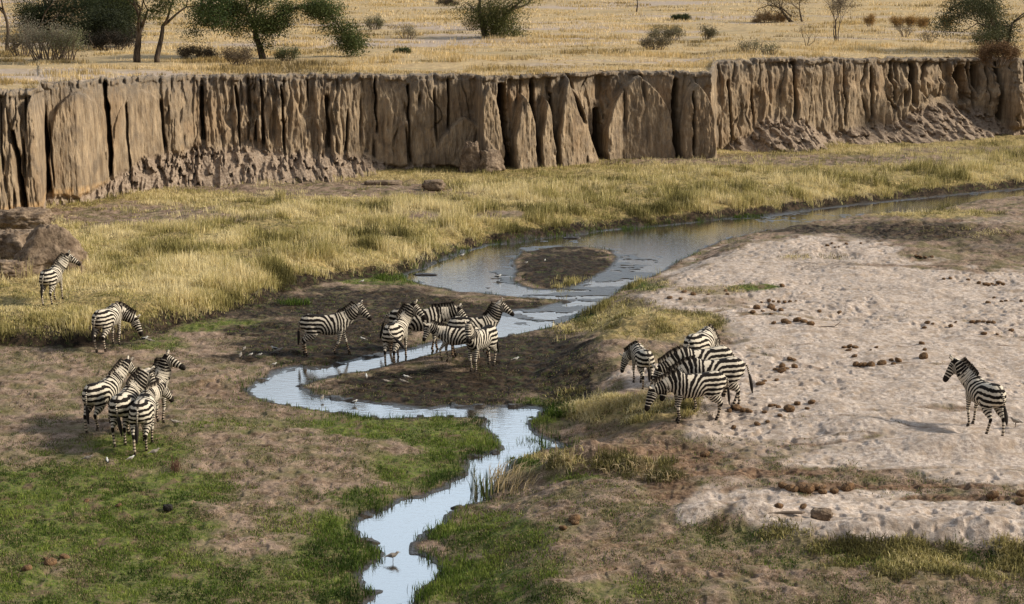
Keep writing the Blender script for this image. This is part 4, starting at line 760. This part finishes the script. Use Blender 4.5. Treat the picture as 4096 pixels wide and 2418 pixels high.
BIRDS = [('pied bird beside the zebra that lowers its head at the grassy bank', 577, 1374, 10, 'pied', 1.4), ('dark backed bird a step right of the pied one by the grassy bank', 600, 1376, 190, 'grey', 1.1),
 ('white breasted bird on the green right of the meadow zebras', 700, 1708, 200, 'grey', 1.3), ('pied bird on the green below the nearest meadow zebra, facing away', 430, 1862, 110, 'pied', 1.1),
 ('white bird right under the nearest meadow zebra', 524, 1850, 40, 'white', 1.0), ('slim grey bird at the edge of the green right of the nearest meadow zebra', 620, 1828, 30, 'grey', 1.3),
 ('brown bird on the bare patch at the left of the meadow', 352, 1853, 0, 'grey', 1.2), ('pied bird on the mud left of the zebra walking alone', 1100, 1412, 170, 'pied', 1.3),
 ('grey bird next to the pied one left of the lone mud walker', 1118, 1418, 20, 'grey', 1.3), ('dark bird standing upright far left on the brown flat', 963, 1436, 90, 'grey', 1.2),
 ('dark bird just above the upright one on the brown flat', 978, 1408, 80, 'grey', 1.0), ('tiny white bird on the brown flat between the dark birds and the mud', 1038, 1432, 0, 'white', .9), ('tiny pale bird by the two dark birds on the brown flat', 1003, 1430, 30, 'white', .8),
 ('white bird on the mud under the chest of the lone mud walker', 1453, 1371, 160, 'white', 1.1), ('pale bird at the green tip above the stream bend', 1096, 1470, 20, 'white', .9),
 ('white bird on the mud tongue inside the stream loop', 1466, 1521, 100, 'white', 1.1), ('brown bird left of the centre on the mud tongue', 1545, 1541, 200, 'grey', 1.1),
 ('pale bird at the centre of the mud tongue', 1627, 1524, 180, 'white', 1.1), ('brown bird below the centre pair on the mud tongue', 1612, 1543, 170, 'grey', 1.2),
 ('white bird alone on the mud right of the stream group', 2062, 1452, 20, 'white', 1.1), ('wader in the shallow water inside the stream bend', 1290, 1622, 80, 'grey', 1.1),
 ('wader in the bright water by the lower rim of the bend', 1418, 1640, 30, 'pied', 1.0), ('pied bird in the shallows left of the mud island', 1992, 1137, 20, 'pied', 1.4),
 ('white bird at the near edge of the pool under the grassy bank', 1848, 1047, 20, 'white', 1.1), ('tiny white bird on the left of the mud island', 2104, 1060, 10, 'white', .8),
 ('yellowish white bird standing on the mud island', 2180, 1050, 80, 'white', .8), ('wader in the nearest stretch of the stream', 1572, 2270, 10, 'grey', 1.4),
 ('dark bird on the sand at the right edge beside the lone zebra', 4062, 1710, 150, 'grey', 1.5), ('pale bird at the green rim left of the mud flat', 1448, 1136, 30, 'white', .9)]
for b_ in BIRDS: bird(*b_[:5], b_[5]*.78)
# ------------------------------------------------------------------ reeds at the water's edge, dry stalks, stick
def stalks(name, label, u, v, ru, rv, n, h, wdt, lean, palt, cat, z0=None, bias=None, up_=0):
    a = rng.uniform(0, 6.283, n); q = np.sqrt(rng.random(n)); uu, vv = u+ru*q*np.cos(a), v+rv*q*np.sin(a); z = np.full(n, .3)
    for _ in range(8):
        x, y = W(uu, vv, z); z = .5*z+.5*Hs(x, y)
    az = rng.uniform(0, 6.283, n) if bias is None else rng.normal(bias, .8, n)
    o = blades(name, x, y, z-.01, rng.uniform(.5, 1.2, n)*h, rng.uniform(.7, 1.4, n)*wdt, np.abs(rng.normal(lean, .2, n)).clip(0, .94), pal(n, rng.random(n), palt), BM, az=az, bend=1.3); return tag(o, label, cat)
RG = [(.02,.035,.012), (.05,.085,.02), (.10,.12,.04), (.30,.24,.12)]; RS = [(.14,.11,.05), (.34,.26,.13), (.60,.46,.26), (.68,.55,.36)]
stalks('reed_clump', 'dark upright reeds at the water edge left of the earth mound', 1928, 1980, 45, 22, 90, .62, .022, .08, RG, 'reeds')
stalks('reed_clump', 'tangled pale broken reeds between the dark reeds and the mound', 2040, 1935, 95, 45, 170, .65, .020, .62, RS, 'reeds', bias=.4)
stalks('reed_clump', 'loose bent straw stalks on the crest of the earth mound', 2230, 1850, 75, 22, 70, .50, .020, .55, RS, 'dry stalks')
stalks('dry_stalks', 'bright broken straw stalks on the right flank of the earth mound', 2500, 1870, 120, 34, 210, .38, .018, .72, RS, 'dry stalks')
stalks('dry_stalks', 'matted straw trailing towards the track right of the mound', 2640, 1915, 90, 16, 110, .34, .016, .85, RS, 'dry stalks')
stalks('tall_stalk', 'single dark stalk rising from the water behind the mound', 2165, 1805, 4, 2, 3, .75, .022, .05, RG, 'stalk')
stalks('grass_tuft', 'tall olive grass tuft at the cliff foot below the long slope', 1122, 795, 22, 8, 120, .62, .02, .2, STRAWP, 'grass tuft')
stalks('dead_weed', 'reddish dead weed on the green meadow right of the zebras', 705, 1878, 24, 10, 50, .38, .018, .35, [(.07,.03,.02), (.14,.07,.045), (.22,.13,.09)], 'weed')
stalks('grass_tuft', 'thin tall grass stems standing up by the boulder', 100, 1120, 40, 16, 40, .85, .016, .15, STRAWP[2:], 'grass tuft')
for i_, (u, v, lb) in enumerate([(1560, 1115, 'at the pool head'), (1180, 1215, 'below the dry bank'), (2240, 1650, 'at the mouth of the mud tongue'), (2130, 1790, 'on the right bank behind the mound'), (2560, 925, 'on the far shore of the pool'), (3000, 876, 'on the far shore where the stream narrows')]):
    stalks('sedge_clump', 'dense dark green sedge '+lb, u, v, 70, 9 if v < 1300 else 22, 260, .26, .02, .3, GREENP[:3], 'sedge')
# ------------------------------------------------------------------ trees and bushes
BARK = NT('bark'); a1 = BARK.noise(6, 4, BARK.scalevec(BARK.obj(), (1, 1, .25))); BARK.base(BARK.mix(BARK.rng(a1, .35, .65), (.035, .026, .020), (.15, .115, .085))); BARK.rough(.95); BARK.bump(a1, .8, .05); BARK = BARK.m
TWIG = plain('dry_twig', (.17, .13, .10), .9, .3, 5)
LM = blade_mat('leaf', .25)
def limb(A, p, d, L, r, depth, tips, bend=.35, spread=38, kids=(2, 3), upb=.12, ns=7, rr=None, shrink=.72):
    rr = rr or random; n = max(3, int(L/.35)); pts = [np.array(p, float)]; rad = [r]; d = unit(d)
    for i in range(n):
        d = unit(d+np.array([rr.gauss(0, bend*.35), rr.gauss(0, bend*.35), rr.gauss(upb*.3, bend*.2)])); pts.append(pts[-1]+d*L/n); rad.append(r*(1-.42*(i+1)/n))
    A.add(tube([(pts[i], rad[i], rad[i]) for i in range(n+1)], up=(.31, .2, .93) if abs(d[2]) < .9 else (1, .1, 0), ns=ns))
    if depth <= 1: tips += pts[-3:]
    if depth == 0: return
    for k_ in range(rr.randint(*kids)):
        az = rr.uniform(0, 6.283); s_ = R(spread*rr.uniform(.6, 1.3)); a = unit(np.cross(d, (math.cos(az), math.sin(az), .3))); nd_ = unit(d*math.cos(s_)+a*math.sin(s_)+np.array([0, 0, upb*.5]))
        q_ = pts[-1] if k_ < 2 else pts[-2]; limb(A, q_, nd_, L*shrink*rr.uniform(.8, 1.15), rad[-1]*.78, depth-1, tips, bend, spread, kids, upb, max(4, ns-1), rr, shrink)
def leaves(name, parent, tips, per, sig, size, palt, drop=0.0, flat=.6, lum=True):
    T_ = np.array(tips); n = len(T_)*per; c_ = np.repeat(T_, per, 0)+rng.normal(0, 1, (n, 3))*np.array([sig, sig, sig*flat])-np.array([0, 0, drop])*rng.random((n, 1))
    a = rng.normal(0, 1, (n, 3)); a /= np.linalg.norm(a, axis=1)[:, None]; b = rng.normal(0, 1, (n, 3)); b -= a*(a*b).sum(1)[:, None]; b /= np.linalg.norm(b, axis=1)[:, None]
    s1 = size*rng.uniform(.6, 1.4, (n, 1)); V = np.stack([c_-a*s1, c_+b*s1*.4, c_+a*s1, c_-b*s1*.4], 1).reshape(-1, 3); F = np.arange(n*4).reshape(-1, 4)
    t = np.clip(np.repeat(rng.random(len(T_)), per)*.6+rng.random(n)*.4, 0, 1)
    return mesh_np(name, V, F, LM, parent, False, colors={'tint': np.repeat(pal(n, t, palt), 4, 0)})
LG = [(.022,.036,.010), (.045,.065,.016), (.085,.105,.030), (.13,.14,.05)]; LO = [(.05,.055,.025), (.10,.105,.05), (.17,.165,.08)]; LD = [(.10,.08,.045), (.18,.14,.08), (.26,.20,.12)]
def P0(u, v): a = plat(np.array([float(u)]), np.array([float(v)])); return np.array([a[0][0], a[1][0], a[2][0]])
def tree(label, u, v, limbs, palt=LG, per=26, sig=.42, size=.065, depth=3, seed=1, name='acacia_tree', cat='tree', bark=None, drop=0, spread=38, bend=.35, upb=.12, kids=(2, 3), group=None, flat=.6, extra=None, shrink=.72, crown=True, dz=0, paths=None):
    b = P0(u, v); b[2] += dz; root = thing(name, label, cat, tuple(b), 0, group); A = Acc(); tips = []; rr = random.Random(seed)
    for (dx, dy, dd, L, r) in limbs:
        if math.hypot(dx, dy) > .04: A.add(tube([((0, 0, -.22), r*.8, r*.8), ((dx*.5, dy*.5, -.2), r*.8, r*.8), ((dx, dy, -.12), r*.8, r*.8)], up=(.1, .2, 1), ns=6))
        limb(A, (dx, dy, -.15), dd, L, r, depth, tips, bend, spread, kids, upb, 9, rr, shrink)
    for f_ in (extra or []): limb(A, f_[0], f_[1], f_[2], f_[3], f_[4], tips, bend, spread, kids, f_[5] if len(f_) > 5 else upb, 7, rr, shrink)
    for pts, r0, r1 in (paths or []):
        k_ = len(pts); A.add(tube([(np.array(p_, float), r0+(r1-r0)*i/(k_-1), r0+(r1-r0)*i/(k_-1)) for i, p_ in enumerate(pts)], up=(.1, 1, .05), ns=8))
        for i in range(1, k_):
            for q_ in range(4):
                f_ = rr.random(); p_ = np.array(pts[i-1])*(1-f_)+np.array(pts[i])*f_
                if i > 1: tips.append(p_)
                limb(A, p_, (rr.uniform(-.5, .8), rr.uniform(-.9, .9), rr.uniform(-.9, .4)), rr.uniform(.5, 1.0), .03, 1, tips, .4, 36, (2, 3), -.1, 5, rr)
    me = A.mesh('trunk'); me.materials.append(bark or BARK); me.polygons.foreach_set('use_smooth', np.ones(len(me.polygons), bool)); o = bpy.data.objects.new('trunk', me); C.objects.link(o); o.parent = root
    if crown: leaves('crown', root, tips, per, sig, size, palt, drop, flat)
    return root
tree('dark forked acacia above the left cliff, the left one of two close trunks', 548, 250, [(0, 0, (-.02, 0, 1), 2.3, .24)], seed=4, per=70, depth=4, spread=42, upb=.05)
tree('slim dark acacia with low green crown, right beside the forked one', 628, 252, [(0, 0, (.12, 0, 1), 2.4, .19)], [(.018,.034,.010), (.038,.062,.016), (.07,.10,.026)], seed=9, per=110, depth=4, spread=46, upb=-.06, sig=.5)
tree('umbrella acacia whose right branches droop down to the grass', 1052, 236, [(0, 0, (.0, 0, 1), 2.1, .25)], seed=12, per=80, depth=4, spread=44, upb=.0,
     paths=[([(0, 0, 1.6), (.6, 0, 2.3), (1.85, .1, 3.1), (3.4, .1, 3.4), (4.4, 0, 2.75), (5.1, -.1, 1.65), (5.9, -.1, .75)], .13, .04), ([(0, 0, 1.9), (-.9, .2, 2.7), (-2.2, .2, 3.3), (-3.4, .1, 3.2), (-4.0, .1, 2.4)], .10, .03)])
tree('two stemmed acacia standing on its own above the middle of the cliff', 1955, 150, [(-.25, 0, (-.28, 0, 1), 2.5, .26), (.25, 0, (.25, 0, 1), 2.6, .26)], [(.05,.05,.015), (.09,.10,.03), (.16,.16,.05)], seed=21, per=45, depth=3, spread=40, sig=.55,
     paths=[([(.45, 0, 1.0), (.9, 0, 1.3), (1.5, 0, .9), (1.9, 0, .2)], .07, .04), ([(.3, .1, 1.2), (.1, .1, 2.0), (0, .1, 2.8)], .05, .03), ([(.5, .1, 1.5), (1.2, .2, 2.2), (1.9, .2, 2.6)], .06, .03), ([(-.4, .1, 1.5), (-1.1, .1, 2.1), (-1.7, .2, 2.7)], .06, .03)])
tree('grey green tree at the right edge on the rim of the cliff', 4000, 205, [(0, 0, (-.05, 0, 1), 2.2, .18), (.3, 0, (.25, 0, 1), 2.2, .12)], [(.035,.04,.018), (.07,.078,.035), (.12,.125,.06)], seed=33, per=50, depth=4, spread=44, sig=.45, upb=0,
     paths=[([(-.1, 0, 1.7), (-.7, .1, 2.6), (-1.7, .1, 3.3), (-2.8, .1, 3.3), (-3.7, .1, 2.8)], .09, .03), ([(.1, 0, .4), (-.3, -.1, 1.4), (-.8, -.1, 2.1)], .06, .03)])
tree('dark thicket tree in the left background behind the grey bushes', 330, 150, [(0, 0, (.1, 0, 1), 2.0, .25), (-.6, .3, (-.4, 0, .9), 2.0, .16)], [(.012,.018,.007), (.03,.04,.014), (.055,.07,.022)], seed=41, per=120, depth=4, spread=48, sig=.65, upb=-.05,
     paths=[([(0, 0, .9), (-1.2, 0, 1.7), (-2.8, .1, 1.9), (-4.2, .1, 1.5)], .10, .03), ([(0, 0, .8), (1.2, 0, 1.6), (2.6, -.1, 1.8), (3.6, 0, 1.3)], .10, .03)])
tree('dark low branched thicket tree left of centre of the background trees', 440, 165, [(0, 0, (.3, 0, .9), 1.6, .17), (-.4, 0, (-.7, 0, .6), 1.7, .13)], [(.014,.02,.008), (.03,.042,.014), (.06,.065,.022)], seed=43, per=110, depth=4, spread=52, sig=.6, upb=-.08)
tree('lowest dark leafy thicket tree spreading over the shaded ground at left', 385, 195, [(0, 0, (-.3, 0, .8), 1.1, .14), (.02, 0, (.6, 0, .6), 1.2, .12)], [(.010,.014,.006), (.026,.034,.013), (.05,.055,.02)], seed=57, per=90, depth=4, spread=54, sig=.5, upb=-.1)
tree('bare leaning tree at the far left edge', 28, 205, [(0, 0, (.1, 0, 1), 3.0, .14), (0, 0, (.95, .2, .55), 3.0, .10)], LD, seed=47, per=10, depth=4, spread=34, sig=.4, name='bare_tree')
tree('dark tree behind the bare one at the far left', 150, 130, [(0, 0, (-.1, 0, 1), 2.6, .2)], [(.012,.018,.007), (.03,.04,.014), (.055,.06,.025)], seed=49, per=100, depth=4, spread=46, sig=.6, upb=-.04)
tree('dark round tree at the very left behind the thicket', 230, 105, [(0, 0, (0, 0, 1), 2.2, .2)], [(.012,.018,.007), (.03,.04,.014), (.055,.06,.025)], seed=53, per=110, depth=4, spread=50, sig=.7, upb=-.06)
tree('dark tree between the thicket and the slim acacia, further back', 480, 100, [(0, 0, (0, 0, 1), 2.2, .2)], [(.014,.02,.008), (.035,.045,.016), (.06,.07,.025)], seed=55, per=100, depth=4, spread=50, sig=.7, upb=-.06)
tree('dark tree filling the gap behind the umbrella acacia', 800, 60, [(0, 0, (.0, 0, 1), 2.4, .2)], seed=51, per=70, depth=4, spread=48, sig=.6, upb=-.04)
tree('dry leafless shrub tree with curved stems and grass skirt in the far plain', 3165, 88, [(0, 0, (-.6, 0, 1), 1.6, .15), (.2, 0, (-1, .1, .8), 1.6, .10), (1.1, 0, (-.5, 0, 1), 1.4, .11)], LD, seed=61, per=12, depth=4, spread=38, sig=.5, name='shrub_tree',
     paths=[([(0, 0, .5), (-.8, 0, 1.2), (-2.0, 0, 1.6), (-3.2, 0, 1.2)], .08, .03)])
tree('tall thin grey shrub right of the leafless shrub tree', 3345, 165, [(0, 0, (.05, 0, 1), 1.6, .07), (.15, 0, (.2, .1, 1), 1.4, .05), (-.1, 0, (-.2, .1, 1), 1.4, .05)], [(.08,.06,.04), (.14,.11,.08), (.2,.16,.11)], seed=63, per=16, depth=3, spread=24, sig=.22, size=.04, name='dry_shrub', cat='shrub', upb=.3)
tree('small bare branching bush left of the tall thin grey shrub', 3225, 185, [(0, 0, (.5, 0, 1), .7, .04), (0, 0, (-.3, 0, 1), .7, .03), (0, 0, (.9, 0, .6), .7, .03)], LD, seed=65, per=2, depth=3, spread=34, sig=.1, size=.03, name='dry_shrub', cat='shrub')
tree('small leafy tree with slender stem in the far plain near the middle', 2545, 48, [(0, 0, (0, 0, 1), 1.3, .10)], [(.09,.065,.03), (.15,.12,.05)], seed=67, per=14, depth=3, spread=40, sig=.4, name='shrub_tree')
def bush(label, u, v, w_, h, palt=LO, n=9, seed=1, per=14, size=.045, name='bush', group=None, cat='bush', dz=0):
    if min(palt[0]) > .03: palt = [tuple(1.3*q_ for q_ in p_) for p_ in palt]
    h = h*1.35; n = int(n*1.3); rr = random.Random(seed); L = []
    for i in range(n):
        a = (i+.5)/n*2-1; L.append((a*w_*.25, rr.uniform(-.2, .2)*w_, (a*.9*w_/max(h, .1)*.6, rr.uniform(-.3, .3), 1), h*.45*rr.uniform(.7, 1.1), .025+.01*h))
    return tree(label, u, v, L, palt, int(per*.8), .09*h+.04, size, 2, seed, name, cat, TWIG, 0, 26, .3, .15, (2, 3), group, .9, dz=dz)
bush('wide grey twiggy bush in front of the left background trees', 190, 238, 3.0, 1.9, [(.09,.08,.06), (.16,.15,.11), (.24,.22,.16)], 16, 71, 16)
bush('grey green bush with thin pale stems right of the wide grey one', 265, 240, 2.0, 1.5, [(.08,.09,.04), (.15,.16,.08), (.24,.22,.14)], 10, 72, 12)
bush('brown twiggy bush at the far left under the bare tree', 90, 225, 1.8, 1.3, [(.07,.06,.04), (.14,.12,.08)], 10, 73, 12)
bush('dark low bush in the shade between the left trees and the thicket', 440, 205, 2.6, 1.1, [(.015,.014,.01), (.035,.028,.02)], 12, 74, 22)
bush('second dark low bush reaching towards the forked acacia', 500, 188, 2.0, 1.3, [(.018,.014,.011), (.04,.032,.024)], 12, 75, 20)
bush('spiky dark bush with upright stems right of the umbrella acacia trunk', 1150, 245, 1.2, .75, [(.06,.075,.03), (.13,.14,.06)], 11, 76, 8)
bush('brown leafless bush just left of the umbrella acacia trunk', 955, 262, 1.7, .9, [(.10,.075,.05), (.18,.14,.09)], 10, 77, 14)
bush('low brown bush between the slim acacia and the umbrella acacia', 790, 236, 2.4, .7, [(.06,.045,.03), (.13,.10,.065)], 11, 78, 18)
bush('leafy olive bush left of the two stemmed acacia', 1500, 120, 1.4, 1.0, [(.07,.075,.04), (.14,.14,.08)], 8, 79, 12)
bush('thin grey weed bush standing in the grass below the leafy olive one', 1630, 158, 1.3, .9, [(.12,.11,.07), (.22,.2,.13)], 7, 80, 6)
bush('low dark green bush on the pale grass above the middle cliff', 1610, 214, .9, .35, [(.05,.065,.025), (.10,.12,.05)], 7, 81, 18)
bush('dark bush at the top edge left of the two stemmed acacia', 1790, 28, 2.2, .9, [(.04,.03,.02), (.08,.06,.04)], 10, 82, 22)
bush('pale leafy bush left under the two stemmed acacia crown', 1890, 120, 1.4, .9, LD, 8, 83, 8)
bush('broad patchy green brown bush above the right pillar', 2665, 165, 2.4, 1.0, [(.07,.06,.035), (.13,.12,.07), (.2,.18,.1)], 13, 84, 14)
bush('second bush of the broad patch, nearer and lower', 2620, 200, 1.9, .8, [(.08,.065,.04), (.15,.13,.08)], 10, 85, 10)
bush('upright olive bush right of the broad patchy bush', 2828, 160, .9, .85, [(.07,.06,.035), (.14,.13,.07)], 7, 86, 12)
bush('low dark green bush on the far plain', 2722, 80, 1.7, .5, [(.03,.045,.015), (.07,.08,.03)], 10, 87, 24)
bush('row of thin dark stems by the cliff rim, left part', 3000, 212, 1.3, .7, [(.10,.10,.05), (.18,.16,.1)], 7, 88, 5)
bush('row of thin dark stems by the cliff rim, right part', 3075, 220, 1.2, .7, [(.08,.09,.04), (.16,.15,.09)], 7, 89, 4)
bush('reddish grass skirt under the leafless shrub tree', 3080, 90, 3.2, .8, [(.20,.12,.06), (.32,.22,.11)], 12, 90, 30)
bush('grey bush in the plain left of the right edge tree', 3620, 150, 1.1, .9, [(.12,.10,.07), (.2,.17,.12)], 6, 91, 5)
bush('small dry bush a step right of the grey one', 3712, 168, 1.1, .7, [(.12,.10,.07), (.2,.17,.12)], 6, 92, 5)
bush('reddish brush heap under the tree at the right cliff end', 3990, 250, 2.4, 1.0, [(.06,.035,.02), (.16,.09,.045), (.22,.14,.07)], 14, 93, 30, dz=-.1)
bush('dry brown bush left of the right edge tree', 3925, 180, 1.5, 1.0, LD, 8, 94, 8)
for i_, (u, v, lb) in enumerate([(3480, 108, 'leftmost'), (3590, 110, 'second from left'), (3640, 108, 'middle'), (3690, 112, 'second from right'), (3785, 110, 'rightmost')]):
    bush(f'rust grass clump in the far golden strip, {lb} of five', u, v, .8, .8, [(.20,.12,.045), (.38,.25,.10)], 7, 100+i_, 20, name='grass_clump', cat='grass clump', group='rust grass clumps on the far plain')
# stick on the sand
x, y, z = hit(*q4(1190, 780)); A = Acc(); A.add(tube([((-.45, 0, .02), .015, .015), ((-.1, .05, .04), .018, .018), ((.25, .02, .06), .015, .015), ((.42, .03, .20), .008, .008)], ns=6)); A.add(tube([((.05, .03, .04), .012, .012), ((.30, -.15, .05), .006, .006)], ns=6))
me = A.mesh('forked_stick'); me.materials.append(TWIG); o = bpy.data.objects.new('forked_stick', me); C.objects.link(o); o.location = (x, y, z); tag(o, 'thin forked stick lying on the sand below the row of dung balls', 'stick')
x, y, z = hit(*q3(870, 905)); A = Acc(); A.add(tube([((-.40, 0, .02), .02, .015), ((0, .03, .04), .04, .03), ((.35, 0, .05), .05, .035), ((.42, .02, .05), .02, .02)], ns=7))
me = A.mesh('dead_branch'); me.materials.append(TWIG); o = bpy.data.objects.new('dead_branch', me); C.objects.link(o); o.location = (x, y, z); tag(o, 'short tapered dead branch on the near sand strip', 'branch')
